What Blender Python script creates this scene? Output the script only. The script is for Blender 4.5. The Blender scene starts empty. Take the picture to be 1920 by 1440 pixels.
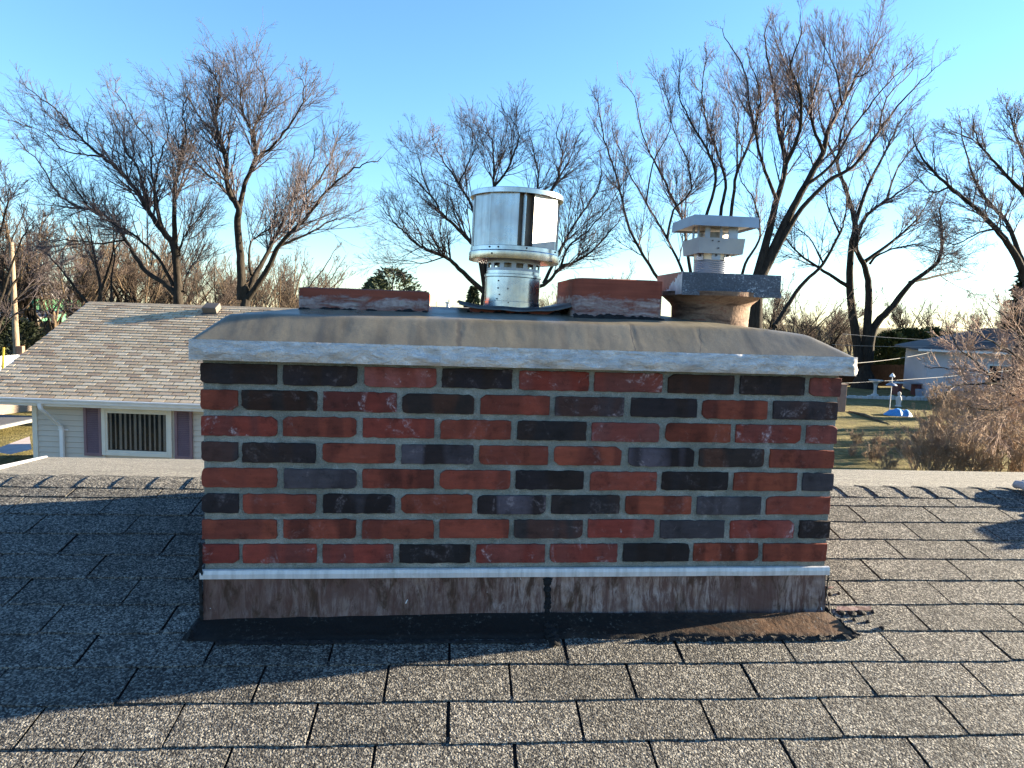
import bpy, bmesh, math, random
import numpy as np
from mathutils import Vector, Matrix, noise as mnoise

random.seed(7)
rng = np.random.default_rng(11)
R = math.radians
scene = bpy.context.scene
col = scene.collection

# ------------------------------------------------------------------ camera
F_PX = 1304.8243                      # focal length in pixels of a 1920 wide frame
YAW, PIT, ROL = .1043, -.0984, .0324
CAM = np.array([.6037, -1.8253, .6441])
_f = np.array([math.sin(YAW)*math.cos(PIT), math.cos(YAW)*math.cos(PIT), math.sin(PIT)])
_r = np.array([math.cos(YAW), -math.sin(YAW), 0.0]); _u = np.cross(_r, _f)
RT = _r*math.cos(ROL) + _u*math.sin(ROL)
UP = -_r*math.sin(ROL) + _u*math.cos(ROL)
FW = _f
cd = bpy.data.cameras.new('camera')
cam = bpy.data.objects.new('camera', cd); col.objects.link(cam)
cd.sensor_fit = 'HORIZONTAL'; cd.sensor_width = 36.0; cd.lens = F_PX/1920*36
cd.clip_start = .02; cd.clip_end = 3000
M = Matrix.Identity(4)
for i in range(3):
    M[i][0] = RT[i]; M[i][1] = UP[i]; M[i][2] = -FW[i]; M[i][3] = CAM[i]
cam.matrix_world = M
scene.camera = cam

# ------------------------------------------------------------------ sky, sun, exposure
SUN_EL, SUN_AZ = R(12.3), R(8.7)      # azimuth counter-clockwise from +X
SUN = Vector((math.cos(SUN_EL)*math.cos(SUN_AZ), math.cos(SUN_EL)*math.sin(SUN_AZ), math.sin(SUN_EL)))
world = bpy.data.worlds.new('World'); scene.world = world; world.use_nodes = True
wn = world.node_tree; wn.nodes.clear()
sky = wn.nodes.new('ShaderNodeTexSky'); sky.sky_type = 'NISHITA'; sky.sun_disc = False
sky.sun_elevation = SUN_EL; sky.sun_rotation = math.pi/2 - SUN_AZ
sky.altitude = 200; sky.air_density = 1.15; sky.dust_density = 0.0; sky.ozone_density = 5.0
bg = wn.nodes.new('ShaderNodeBackground'); bg.inputs['Strength'].default_value = .06
wo = wn.nodes.new('ShaderNodeOutputWorld')
wn.links.new(sky.outputs[0], bg.inputs[0]); wn.links.new(bg.outputs[0], wo.inputs[0])
sd = bpy.data.lights.new('sun', 'SUN'); sd.energy = 5.0; sd.angle = R(.5); sd.color = (1.0, .84, .60)
sun = bpy.data.objects.new('sun', sd); col.objects.link(sun)
sun.rotation_euler = SUN.to_track_quat('Z', 'Y').to_euler()
sun.location = (30, 5, 20)
scene.view_settings.view_transform = 'Standard'; scene.view_settings.look = 'None'
scene.view_settings.exposure = 2.84; scene.view_settings.gamma = 1.0
scene.view_settings.use_curve_mapping = False
scene.render.engine = 'CYCLES'

# ------------------------------------------------------------------ helpers
def ray(x, y): return RT*(x-960)/F_PX - UP*(y-720)/F_PX + FW
def at(x, y, d):                       # point seen at photo pixel (x, y), d metres ahead of the camera
    return Vector(CAM + ray(x, y)*d)
def at_z(x, y, z):
    r = ray(x, y); return Vector(CAM + r*(z-CAM[2])/r[2])
GZ = -3.9                              # garden level
def nz(x, y=0., z=0.): return mnoise.noise(Vector((x, y, z)))
def fb(x, y=0., z=0., o=4): return mnoise.fractal(Vector((x, y, z)), 1.0, 2.0, o)

ORIG = {}
def tag(o, label=None, cat=None, group=None, kind=None):
    if label: o['label'] = label
    if cat: o['category'] = cat
    if group: o['group'] = group
    if kind: o['kind'] = kind
    return o
def empty(name, loc, label=None, cat=None, group=None):
    o = bpy.data.objects.new(name, None); col.objects.link(o); o.location = loc
    o.empty_display_size = .1
    ORIG[o.name] = Vector(loc)
    return tag(o, label, cat, group)
def link_mesh(name, me, mat, parent=None, origin=None):
    if mat is not None and not me.materials:
        me.materials.append(mat)
    o = bpy.data.objects.new(name, me); col.objects.link(o)
    po = ORIG[parent.name] if parent else Vector((0, 0, 0))
    if origin is None: origin = po if parent else Vector((0, 0, 0))
    o.location = Vector(origin) - po
    if parent: o.parent = parent
    ORIG[o.name] = Vector(origin)
    return o

class MB:
    """collects shapes, in world coordinates, for ONE mesh object"""
    def __init__(s): s.v = []; s.f = []
    def add(s, vs, fs):
        n = len(s.v); s.v += [tuple(p) for p in vs]; s.f += [tuple(i+n for i in f) for f in fs]; return s
    def box(s, lo, hi, rot=None, about=None):
        x0, y0, z0 = lo; x1, y1, z1 = hi
        vs = [Vector(p) for p in ((x0,y0,z0),(x1,y0,z0),(x1,y1,z0),(x0,y1,z0),(x0,y0,z1),(x1,y0,z1),(x1,y1,z1),(x0,y1,z1))]
        if rot is not None:
            c = Vector(about) if about is not None else sum(vs, Vector())/8
            vs = [rot @ (p-c) + c for p in vs]
        return s.add(vs, [(0,3,2,1),(4,5,6,7),(0,1,5,4),(1,2,6,5),(2,3,7,6),(3,0,4,7)])
    def obox(s, o, ax, ay, az):            # box from corner o and three edge vectors
        o, ax, ay, az = map(Vector, (o, ax, ay, az))
        vs = [o, o+ax, o+ax+ay, o+ay, o+az, o+ax+az, o+ax+ay+az, o+ay+az]
        fs = [(0,3,2,1),(4,5,6,7),(0,1,5,4),(1,2,6,5),(2,3,7,6),(3,0,4,7)]
        if ax.cross(ay).dot(az) < 0: fs = [f[::-1] for f in fs]
        return s.add(vs, fs)
    def tube(s, pts, rad, n=8, cap=True):
        pts = [Vector(p) for p in pts]
        if not hasattr(rad, '__len__'): rad = [rad]*len(pts)
        vs = []; fs = []; prev = None
        for i, p in enumerate(pts):
            t = (pts[min(i+1, len(pts)-1)] - pts[max(i-1, 0)]).normalized()
            a = prev if prev is not None else (Vector((0,0,1)) if abs(t.z) < .9 else Vector((1,0,0)))
            a = (a - t*a.dot(t)).normalized(); b = t.cross(a); prev = a
            for k in range(n):
                w = 2*math.pi*k/n
                vs.append(p + (a*math.cos(w)+b*math.sin(w))*rad[i])
        for i in range(len(pts)-1):
            for k in range(n):
                k2 = (k+1) % n
                fs.append((i*n+k, i*n+k2, (i+1)*n+k2, (i+1)*n+k))
        if cap:
            fs.append(tuple(range(n))[::-1]); fs.append(tuple((len(pts)-1)*n+k for k in range(n)))
        return s.add(vs, fs)
    def lathe(s, c, prof, n=32, tilt=None, a0=0, a1=2*math.pi, close=True):   # prof: (radius, height)
        c = Vector(c); full = abs(a1-a0-2*math.pi) < 1e-6
        m = n if full else n+1
        vs = []; fs = []
        for r_, h in prof:
            for k in range(m):
                w = a0+(a1-a0)*k/n
                p = Vector((r_*math.cos(w), r_*math.sin(w), h))
                if tilt: p = tilt @ p
                vs.append(c+p)
        for i in range(len(prof)-1):
            for k in range(n):
                k2 = (k+1) % m
                fs.append((i*m+k, i*m+k2, (i+1)*m+k2, (i+1)*m+k))
        return s.add(vs, fs)
    def prism(s, poly, d):                 # polygon (world points) extruded by vector d
        n = len(poly); d = Vector(d); vs = [Vector(p) for p in poly]; vs += [p+d for p in vs]
        fs = [tuple(range(n))[::-1], tuple(range(n, 2*n))]
        fs += [(i, (i+1) % n, (i+1) % n+n, i+n) for i in range(n)]
        return s.add(vs, fs)
    def grid(s, nu, nv, fn):
        vs = [fn(i/nu, j/nv) for j in range(nv+1) for i in range(nu+1)]
        w = nu+1
        return s.add(vs, [(j*w+i, j*w+i+1, (j+1)*w+i+1, (j+1)*w+i) for j in range(nv) for i in range(nu)])
    def build(s, name, mat, parent=None, origin=None, smooth=False, bevel=0, fix=True):
        o_ = Vector(origin) if origin is not None else (ORIG[parent.name] if parent else (Vector(s.v[0]) if False else Vector((0,0,0))))
        me = bpy.data.meshes.new(name)
        me.from_pydata([tuple(Vector(p)-o_) for p in s.v], [], s.f)
        if fix or bevel:
            bm = bmesh.new(); bm.from_mesh(me)
            if fix: bmesh.ops.recalc_face_normals(bm, faces=bm.faces)
            if bevel:
                bmesh.ops.bevel(bm, geom=[e for e in bm.edges if e.is_manifold and e.calc_face_angle(0) > .5], offset=bevel, segments=2, affect='EDGES', profile=.6)
            bm.to_mesh(me); bm.free()
        if smooth: me.polygons.foreach_set('use_smooth', [True]*len(me.polygons))
        if smooth == 'auto':
            me.polygons.foreach_set('use_smooth', [True]*len(me.polygons))
            try: me.set_sharp_from_angle(angle=R(35))
            except Exception: pass
        return link_mesh(name, me, mat, parent, o_)

# ------------------------------------------------------------------ materials
class NT:
    def __init__(s, name, rough=.8, metal=0., spec=.5):
        s.m = bpy.data.materials.new(name); s.m.use_nodes = True
        s.t = s.m.node_tree; s.b = s.t.nodes['Principled BSDF']
        s.set('Roughness', rough); s.set('Metallic', metal); s.set('Specular IOR Level', spec)
        s.pos = s.t.nodes.new('ShaderNodeNewGeometry').outputs['Position']
        s._oi = None
    def set(s, k, v):
        if isinstance(v, bpy.types.NodeSocket): s.t.links.new(v, s.b.inputs[k])
        else: s.b.inputs[k].default_value = v
    def n(s, ty, ins=None, **kw):
        nd = s.t.nodes.new(ty)
        for k, v in kw.items(): setattr(nd, k, v)
        for k, v in (ins or {}).items():
            if isinstance(v, bpy.types.NodeSocket): s.t.links.new(v, nd.inputs[k])
            else: nd.inputs[k].default_value = v
        return nd
    def oi(s, which='Random'):
        if s._oi is None: s._oi = s.n('ShaderNodeObjectInfo')
        return s._oi.outputs[which]
    def map(s, scale=(1,1,1), rand=False):
        md = s.n('ShaderNodeMapping', {'Vector': s.pos, 'Scale': scale})
        if rand:
            mu = s.n('ShaderNodeMath', {0: s.oi(), 1: 37.0}, operation='MULTIPLY')
            cb = s.n('ShaderNodeCombineXYZ', {0: mu.outputs[0], 1: mu.outputs[0], 2: mu.outputs[0]})
            s.t.links.new(cb.outputs[0], md.inputs['Location'])
        return md.outputs[0]
    def noise(s, scale, detail=3., rough=.55, vec=None, dist=0.):
        return s.n('ShaderNodeTexNoise', {'Vector': vec or s.pos, 'Scale': scale, 'Detail': detail, 'Roughness': rough, 'Distortion': dist}).outputs[0]
    def vor(s, scale, vec=None, out=0, feature='F1'):
        return s.n('ShaderNodeTexVoronoi', {'Vector': vec or s.pos, 'Scale': scale}, feature=feature).outputs[out]
    def ramp(s, fac, stops, interp='LINEAR'):
        nd = s.n('ShaderNodeValToRGB', {'Fac': fac}); cr = nd.color_ramp; cr.interpolation = interp
        while len(cr.elements) < len(stops): cr.elements.new(.5)
        for e, (p, c) in zip(cr.elements, stops):
            e.position = p; e.color = (c if hasattr(c, '__len__') else (c, c, c)) + ((1,) if not hasattr(c, '__len__') or len(c) == 3 else ())
        return nd.outputs[0]
    def mix(s, fac, a, b, blend='MIX'):
        nd = s.n('ShaderNodeMix', data_type='RGBA', blend_type=blend)
        for i, v in ((0, fac), (6, a), (7, b)):
            if isinstance(v, bpy.types.NodeSocket): s.t.links.new(v, nd.inputs[i])
            else: nd.inputs[i].default_value = (tuple(v)+(1,)) if hasattr(v, '__len__') else v
        return nd.outputs[2]
    def math(s, op, a, b=0.):
        return s.n('ShaderNodeMath', {0: a, 1: b}, operation=op).outputs[0]
    def rng(s, v, a, b, c, d):
        return s.n('ShaderNodeMapRange', {'Value': v, 'From Min': a, 'From Max': b, 'To Min': c, 'To Max': d}).outputs[0]
    def bump(s, h, strength=.5, dist=.01, prev=None):
        ins = {'Height': h, 'Strength': strength, 'Distance': dist}
        if prev is not None: ins['Normal'] = prev
        o = s.n('ShaderNodeBump', ins).outputs[0]; s.set('Normal', o); return o
def rgb(r, g, b): return (r, g, b, 1)

def simple(name, c, rough=.7, metal=0., var=.15, scale=3., bump=0., bscale=40., spec=.5, bdist=.01):
    t = NT(name, rough, metal, spec)
    k = t.noise(scale, 4.)
    a = tuple(x*(1-var) for x in c); b = tuple(min(1, x*(1+var)) for x in c)
    t.set('Base Color', t.ramp(k, [(.3, a), (.7, b)]))
    if bump: t.bump(t.noise(bscale, 3.), bump, bdist)
    return t.m

def granule_mat(name, dark, mid, light, var=.35, gscale=420., bstr=.9, bdist=.004, tones=None):
    t = NT(name, .92, 0, .25)
    g = t.noise(gscale, 2., .6)
    g2 = t.vor(gscale*.9, out=1)                       # per-granule random colour
    gs = t.n('ShaderNodeSeparateColor', {0: g2}).outputs[0]
    c = t.ramp(gs, [(.0, dark), (.45, mid), (.8, light), (1., tuple(min(1, x*1.6) for x in light))])
    if tones:
        tone = t.ramp(t.oi(), tones, 'LINEAR')
        c = t.mix(.75, c, tone, 'MULTIPLY')
    patch = t.ramp(t.noise(3.2, 4., .6), [(.3, 1-var), (.7, 1.0+var*.4)])
    c = t.mix(1., c, patch, 'MULTIPLY')
    wear = t.ramp(t.noise(14., 5., .65), [(.35, .72), (.6, 1.05)])
    c = t.mix(.8, c, wear, 'MULTIPLY')
    r = t.rng(t.oi(), 0, 1, .86, 1.1)
    c = t.mix(1., c, t.n('ShaderNodeCombineColor', {0: r, 1: r, 2: r}).outputs[0], 'MULTIPLY')
    t.set('Base Color', c)
    h = t.math('ADD', g, t.math('MULTIPLY', t.vor(gscale*.8), -.7))
    b0 = t.bump(t.noise(30., 3.), .25, .01)
    t.bump(h, bstr, bdist, b0)
    return t.m

MAT_SHINGLE = granule_mat('grey_granule_shingle', (.016,.016,.018), (.068,.066,.063), (.20,.190,.168), var=.2, gscale=275., bstr=.95, bdist=.005)
TAN_TONES = [(0, (.30,.215,.150)), (.2, (.40,.305,.205)), (.5, (.47,.375,.26)), (.75, (.55,.45,.325)), (.9, (.43,.33,.23)), (1., (.31,.22,.155))]
def tan_mat(name, attr=None):
    t = NT(name, .92, 0, .2)
    f = t.n('ShaderNodeAttribute', attribute_name=attr).outputs[2] if attr else t.oi()
    c = t.ramp(f, TAN_TONES)
    c = t.mix(1., c, t.ramp(t.noise(45., 3., .7), [(.3, .6), (.7, 1.25)]), 'MULTIPLY')
    t.set('Base Color', c); t.bump(t.noise(60., 3.), .5, .006)
    return t.m
MAT_TAN_SHINGLE = tan_mat('tan_granule_shingle')
MAT_SHINGLE_PALE = granule_mat('grazing_sun_granule_shingle', (.05,.05,.048), (.14,.135,.12), (.32,.30,.26), var=.2, gscale=200., bstr=.9, bdist=.005)  # grazing-sun brightness of the far slope put into the granule colour
MAT_DECK = simple('black_asphalt_mat', (.012,.012,.013), .95, bump=.3, bscale=200)

def brick_mat():
    t = NT('weathered_brick', .88, 0, .3)
    base = t.oi('Color')
    tone = t.n('ShaderNodeAttribute', attribute_type='OBJECT', attribute_name='tone').outputs[0]
    chalk = t.n('ShaderNodeAttribute', attribute_type='OBJECT', attribute_name='chalk').outputs[2]
    v = t.map((1,1,1), True)
    band = t.noise(9., 1., .4, t.map((1.6,1.6,.25), True), .6)
    bm = t.ramp(band, [(.44, 0.), (.56, 1.)])
    c = t.mix(bm, base, tone)
    mott = t.ramp(t.noise(26., 5., .65, v), [(.26, .42), (.45, .95), (.6, 1.05), (.78, 1.45)])
    c = t.mix(1., c, mott, 'MULTIPLY')
    streak = t.ramp(t.noise(1., 4., .6, t.map((14,14,90), True)), [(.35, .78), (.65, 1.1)])
    c = t.mix(.7, c, streak, 'MULTIPLY')
    pale = t.ramp(t.noise(12., 6., .7, v, 1.2), [(.56, 0.), (.72, 1.)])
    speck = t.ramp(t.noise(120., 3., .6), [(.45, .15), (.62, 1.)])
    fac = t.math('MULTIPLY', t.math('MULTIPLY', pale, speck), chalk)
    c = t.mix(fac, c, (.50,.42,.45))
    pit = t.ramp(t.noise(190., 2., .6), [(.27, .35), (.36, 1.)])
    c = t.mix(.7, c, pit, 'MULTIPLY')
    t.set('Base Color', c)
    h = t.math('ADD', t.noise(60., 5., .6), t.math('MULTIPLY', t.noise(260., 3.), .5))
    t.bump(h, .55, .004)
    return t.m
MAT_BRICK = brick_mat()

def mortar_mat():
    t = NT('grey_mortar', .95, 0, .2)
    c = t.ramp(t.noise(9., 5., .6), [(.28, (.14,.147,.13)), (.5, (.24,.247,.222)), (.75, (.36,.362,.335))])
    gr = t.ramp(t.noise(420., 2.), [(.3, .7), (.7, 1.2)])
    c = t.mix(1., c, gr, 'MULTIPLY')
    c = t.mix(t.ramp(t.noise(24., 6., .75), [(.56, 0.), (.72, .7)]), c, (.46,.46,.43))
    c = t.mix(t.ramp(t.noise(7., 6., .7, t.map((1,1,1.6)), .8), [(.30, .75), (.44, 0.)]), c, (.10,.10,.09))
    t.set('Base Color', c)
    b0 = t.bump(t.noise(380., 3.), 1., .004)
    t.bump(t.noise(40., 4.), .4, .006, b0)
    return t.m
MAT_MORTAR = mortar_mat()

def stone_mat():
    t = NT('pale_limestone', .85, 0, .35)
    c = t.ramp(t.noise(14., 6., .65), [(.28, (.46,.435,.425)), (.5, (.66,.63,.615)), (.72, (.80,.77,.755))])
    c = t.mix(t.ramp(t.noise(5., 5., .7, t.map((1,1,5))), [(.55, 0.), (.75, .55)]), c, (.40,.36,.32))
    c = t.mix(t.ramp(t.noise(170., 3.), [(.25, .5), (.4, 0.)]), c, (.25,.24,.24))
    t.set('Base Color', c)
    b0 = t.bump(t.noise(160., 5., .65), .5, .003)
    t.bump(t.noise(26., 6., .65, t.map((1,1,2.2)), 1.8), 1., .016, b0)
    return t.m
MAT_STONE = stone_mat()

def crown_mat():
    t = NT('sealed_cement_wash', .6, 0, .5)
    c = t.ramp(t.noise(6., 6., .6), [(.25, (.088,.078,.058)), (.5, (.135,.120,.088)), (.75, (.178,.157,.112))])
    run = t.ramp(t.noise(1., 4., .6, t.map((17, 3, 2.)), .4), [(.32, .60), (.5, 1.), (.75, 1.10)])
    c = t.mix(.75, c, run, 'MULTIPLY')
    gr = t.ramp(t.noise(300., 3.), [(.3, .82), (.7, 1.12)])
    c = t.mix(1., c, gr, 'MULTIPLY')
    c = t.mix(t.ramp(t.noise(60., 4., .7), [(.72, 0.), (.80, .6)]), c, (.30,.26,.2))
    sp3 = t.n('ShaderNodeSeparateXYZ', {0: t.pos}).outputs
    wob = t.math('MULTIPLY', t.math('SUBTRACT', t.noise(26., 4.), .5), .02)
    for cx, wd, sl_, dk in ((1.118, .0022, .10, .75), (.652, .0085, .0, .55), (1.305, .0020, .30, .6), (.30, .02, .1, .3), (.93, .016, .0, .3)):
        d_ = t.math('ABSOLUTE', t.math('SUBTRACT', t.math('ADD', sp3[0], wob), t.math('ADD', t.math('MULTIPLY', sp3[1], sl_), cx)))
        m_ = t.math('MULTIPLY', t.rng(d_, wd*.4, wd, dk, 0.), t.rng(sp3[1], .05, .10, 1., 0.))
        c = t.mix(m_, c, (.035,.032,.030))
    t.set('Base Color', c)
    t.set('Roughness', t.ramp(t.noise(7., 4.), [(.3, .26), (.7, .55)]))
    b0 = t.bump(t.noise(320., 3., .6), .12, .0015)
    t.bump(t.noise(12., 3., .5, t.map((1,1,.5))), .18, .01, b0)
    return t.m
MAT_CROWN = crown_mat()

def clay_mat():
    t = NT('terracotta_flue', .82, 0, .3)
    c = t.ramp(t.noise(11., 5., .6), [(.3, (.165,.042,.027)), (.7, (.23,.062,.039))])
    st = t.ramp(t.noise(1., 3., .5, t.map((5,5,140))), [(.35, .85), (.65, 1.1)])
    c = t.mix(1., c, st, 'MULTIPLY')
    # old mortar smeared on the lower part of the tile
    sep = t.n('ShaderNodeSeparateXYZ', {0: t.pos}).outputs[2]
    lo = t.n('ShaderNodeAttribute', attribute_type='OBJECT', attribute_name='smear_z').outputs[2]
    wob = t.math('MULTIPLY', t.math('SUBTRACT', t.noise(13., 5., .6, t.map((1,1,1.6)), .8), .5), .085)
    d = t.math('SUBTRACT', t.math('ADD', sep, wob), lo)
    fac = t.rng(d, -.004, .006, 1., 0.)
    brk = t.ramp(t.noise(11., 9., .75, t.map((1,1,5.)), .5), [(.38, .05), (.56, .9)])
    fac = t.math('MULTIPLY', fac, brk)
    sm = t.ramp(t.noise(60., 4., .6), [(.3, (.23,.17,.165)), (.55, (.40,.33,.32)), (.75, (.27,.275,.24))])
    c = t.mix(fac, c, sm)
    t.set('Base Color', c)
    b0 = t.bump(t.noise(90., 4.), .3, .004)
    t.bump(fac, .7, .005, b0)
    return t.m
MAT_CLAY = clay_mat()

def pot_mat():
    t = NT('scorched_clay_pot', .85, 0, .3)
    c = t.ramp(t.noise(9., 6., .65, t.map((1,1,4.)), .6), [(.28, (.025,.018,.016)), (.42, (.11,.065,.045)), (.55, (.20,.13,.09)), (.66, (.14,.045,.028)), (.8, (.17,.12,.095))])
    t.set('Base Color', t.mix(.6, c, t.ramp(t.noise(150., 3.), [(.3, .7), (.7, 1.15)]), 'MULTIPLY'))
    t.bump(t.noise(110., 4.), .5, .004)
    return t.m
MAT_POT = pot_mat()

def metal_mat(name, c, rough=.3, streak=.2, var=.25, sp=(40,40,3), bump=.05, smear=None):
    t = NT(name, rough, 1.0, .5)
    k = t.noise(1., 4., .6, t.map(sp))
    cc = t.ramp(k, [(.3, tuple(x*(1-var) for x in c)), (.7, c)])
    if smear:
        cc = t.mix(t.ramp(t.noise(8., 5., .7, None, 1.), [(.5, 0.), (.7, .55)]), cc, smear)
    t.set('Base Color', cc)
    t.set('Roughness', t.rng(t.noise(9., 5., .65), .3, .7, max(.05, rough-streak*.5), rough+streak))
    t.bump(t.noise(6., 3.), bump, .02)
    return t.m
MAT_STEEL = metal_mat('bright_stainless_steel', (.50,.51,.53), .20, .16, .35, bump=.08, smear=(.26,.23,.22))
MAT_PANEL = metal_mat('brushed_steel_panel', (.42,.42,.43), .25, .2, .35, (60,60,2.), .12, (.27,.23,.215))
MAT_GALV = metal_mat('pale_galvanised_steel', (.34,.365,.42), .45, .15, .2, (8,8,8), .04)
MAT_DARKMETAL = metal_mat('sooty_flue_metal', (.30,.27,.24), .4, .2, .35, (20,20,5), .1)
MAT_SCREW = metal_mat('dark_screw', (.10,.10,.11), .5, .1)

def tray_mat():
    t = NT('blue_grey_galvanised_tray', .5, .4, .5)
    sp = t.vor(260., out=1); s0 = t.n('ShaderNodeSeparateColor', {0: sp}).outputs[0]
    big = t.noise(9., 4., .6)
    k = t.math('ADD', t.math('MULTIPLY', s0, .5), t.math('MULTIPLY', big, .8))
    c = t.ramp(k, [(.35, (.045,.055,.078)), (.68, (.065,.080,.112)), (.84, (.11,.13,.165)), (.95, (.32,.36,.42))])
    t.set('Base Color', c); t.set('Roughness', t.rng(k, .3, .9, .4, .62))
    t.bump(big, .15, .01)
    return t.m
MAT_TRAY = tray_mat()
def peel_mat():
    t = NT('red_paint_peeling_off_metal', .6, 0, .4)
    sep = t.n('ShaderNodeSeparateXYZ', {0: t.pos}).outputs
    k = t.math('ADD', t.math('MULTIPLY', t.math('SUBTRACT', .745, sep[2]), 16.), t.math('MULTIPLY', t.noise(34., 5., .7, None, .5), 1.0))
    k = t.math('ADD', k, t.math('MULTIPLY', t.math('SUBTRACT', .36, sep[1]), 6.))
    f = t.ramp(k, [(.62, 0.), (.66, 1.)])
    red = t.ramp(t.noise(40., 4.), [(.3, (.17,.075,.055)), (.7, (.27,.12,.085))])
    t.set('Base Color', t.mix(f, red, t.ramp(t.noise(30., 4.), [(.3, (.36,.37,.39)), (.7, (.66,.66,.67))])))
    t.set('Metallic', t.math('MULTIPLY', f, .45))
    t.bump(f, .4, .002)
    return t.m
MAT_PEEL = peel_mat()

def flash_mat():
    t = NT('stained_brown_flashing', .55, 0, .35)
    base = t.ramp(t.noise(5., 5., .6), [(.3, (.066,.026,.021)), (.7, (.110,.056,.047))])
    st = t.noise(1., 9., .78, t.map((62,62,9.)), .7)
    ar = t.noise(6., 5., .65, t.map((1,1,.8)), .6)
    f = t.math('MULTIPLY', t.ramp(st, [(.43, .0), (.57, 1.)]), t.math('MULTIPLY', t.ramp(ar, [(.40, .12), (.56, 1.)]), t.rng(t.n('ShaderNodeSeparateXYZ', {0: t.pos}).outputs[0], .15, .75, .35, 1.)))
    c = t.mix(f, base, t.ramp(t.noise(30., 4.), [(.35, (.23,.155,.125)), (.7, (.33,.255,.235))]))
    rust = t.ramp(t.noise(15., 6., .7, t.map((1.5,1,.55)), .7), [(.53, 0.), (.63, .9)])
    c = t.mix(rust, c, (.045,.020,.011))
    sp = t.ramp(t.noise(33., 3., .6, None, .6), [(.73, 0.), (.745, 1.)])
    c = t.mix(sp, c, (.62,.62,.64))
    t.set('Base Color', c)
    t.set('Roughness', t.ramp(t.noise(20., 4.), [(.3, .42), (.7, .75)]))
    b0 = t.bump(t.noise(120., 4.), .3, .002)
    t.bump(t.noise(5., 3.), .3, .02, b0)
    return t.m
MAT_FLASH = flash_mat()
def apron_mat():
    t = NT('rusty_tarred_apron', .7, 0, .22)
    sx = t.n('ShaderNodeSeparateXYZ', {0: t.pos}).outputs[0]
    g = t.math('ADD', t.rng(sx, .8, 1.75, -.25, .35), t.noise(9., 6., .75, t.map((.8,1.2,1.2)), 1.0))
    c = t.ramp(g, [(.40, (.010,.008,.007)), (.56, (.024,.016,.012)), (.66, (.048,.024,.013)), (.78, (.090,.044,.021)), (.95, (.14,.09,.055))])
    sp = t.math('MULTIPLY', t.ramp(t.noise(95., 5., .75), [(.56, 0.), (.68, .9)]), t.ramp(t.noise(6., 4.), [(.42, 0.), (.62, 1.)]))
    c = t.mix(sp, c, (.17,.145,.12))
    t.set('Base Color', c)
    t.set('Roughness', t.ramp(t.noise(25., 4.), [(.3, .55), (.7, .85)]))
    b0 = t.bump(t.noise(90., 5., .65), .5, .004)
    t.bump(t.noise(9., 3.), .4, .015, b0)
    return t.m
MAT_APRON = apron_mat()
def tar_mat():
    t = NT('black_roof_tar', .8, 0, .2)
    t.set('Base Color', t.ramp(t.noise(60., 4., .6), [(.4, (.008,.008,.009)), (.7, (.02,.02,.022)), (.85, (.07,.07,.075))]))
    b0 = t.bump(t.noise(120., 4.), .6, .004); t.bump(t.noise(30., 4.), .8, .01, b0)
    return t.m
MAT_TAR = tar_mat()
def strip_mat():
    t = NT('dull_aluminium_strip', .45, .25, .5)
    k = t.noise(1., 5., .65, t.map((60,60,2)))
    c = t.ramp(k, [(.3, (.40,.405,.415)), (.6, (.58,.585,.60))])
    c = t.mix(t.ramp(t.noise(10., 5., .7), [(.62, 0.), (.72, .8)]), c, (.33,.34,.31))
    t.set('Base Color', c); t.bump(t.noise(20., 3.), .15, .004)
    return t.m
MAT_STRIP = strip_mat()

def bark_mat(name, a, b, sc=7.):
    t = NT(name, .95, 0, .15)
    k = t.noise(sc, 5., .65, t.map((1,1,.25)), .6)
    t.set('Base Color', t.ramp(k, [(.3, a), (.7, b)]))
    t.bump(k, .9, .05)
    return t.m
MAT_BARK = bark_mat('grey_brown_bark', (.014,.011,.009), (.044,.037,.030))
MAT_TWIG = simple('purplish_twigs', (.072,.058,.062), .95, var=.3, scale=.6)
MAT_TWIG2 = simple('reddish_budding_twigs', (.080,.058,.061), .95, var=.35, scale=.5)
MAT_TWIG_TAN = simple('straw_brown_twigs', (.110,.080,.055), .95, var=.4, scale=.35)
MAT_TWIG_BROWN = simple('dry_brown_twigs', (.070,.050,.040), .95, var=.4, scale=.4)
MAT_BARK_TAN = bark_mat('pale_tan_bark', (.07,.05,.035), (.16,.12,.08), 4.)

def foliage_mat(name, a, b):
    t = NT(name, .75, 0, .3)
    k = t.noise(1.3, 4., .6)
    k2 = t.noise(9., 2.)
    t.set('Base Color', t.mix(.5, t.ramp(k, [(.3, a), (.7, b)]), t.ramp(k2, [(.3, a), (.7, b)])))
    return t.m
MAT_CEDAR = foliage_mat('dark_cedar_foliage', (.018,.030,.010), (.060,.075,.020))
MAT_SPRUCE = foliage_mat('blue_green_spruce_foliage', (.020,.034,.016), (.050,.066,.030))
MAT_YEW = foliage_mat('very_dark_yew_foliage', (.008,.013,.006), (.022,.030,.013))
MAT_WHITE = simple('white_painted_metal', (.60,.61,.62), .5, var=.08, scale=4)
MAT_TRIM = simple('cream_painted_trim', (.56,.54,.48), .6, var=.06, scale=4)
MAT_SIDING = simple('pale_grey_vinyl_siding', (.44,.395,.34), .55, var=.06, scale=2.)
MAT_MAUVE = simple('mauve_painted_shutter', (.155,.095,.115), .6, var=.12, scale=4)
def glass_mat():
    t = NT('dark_window_glass', .04, 0, .6)
    t.set('Base Color', rgb(.012,.014,.016)); t.set('Alpha', .22)
    return t.m
MAT_GLASS = glass_mat()
MAT_BLIND = simple('cream_vertical_blind', (.34,.32,.28), .8, var=.15)
MAT_ROOMDARK = simple('dark_room', (.012,.012,.012), .95)
MAT_GREEN = simple('green_painted_siding', (.035,.165,.075), .7, var=.15, scale=1.)
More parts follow.
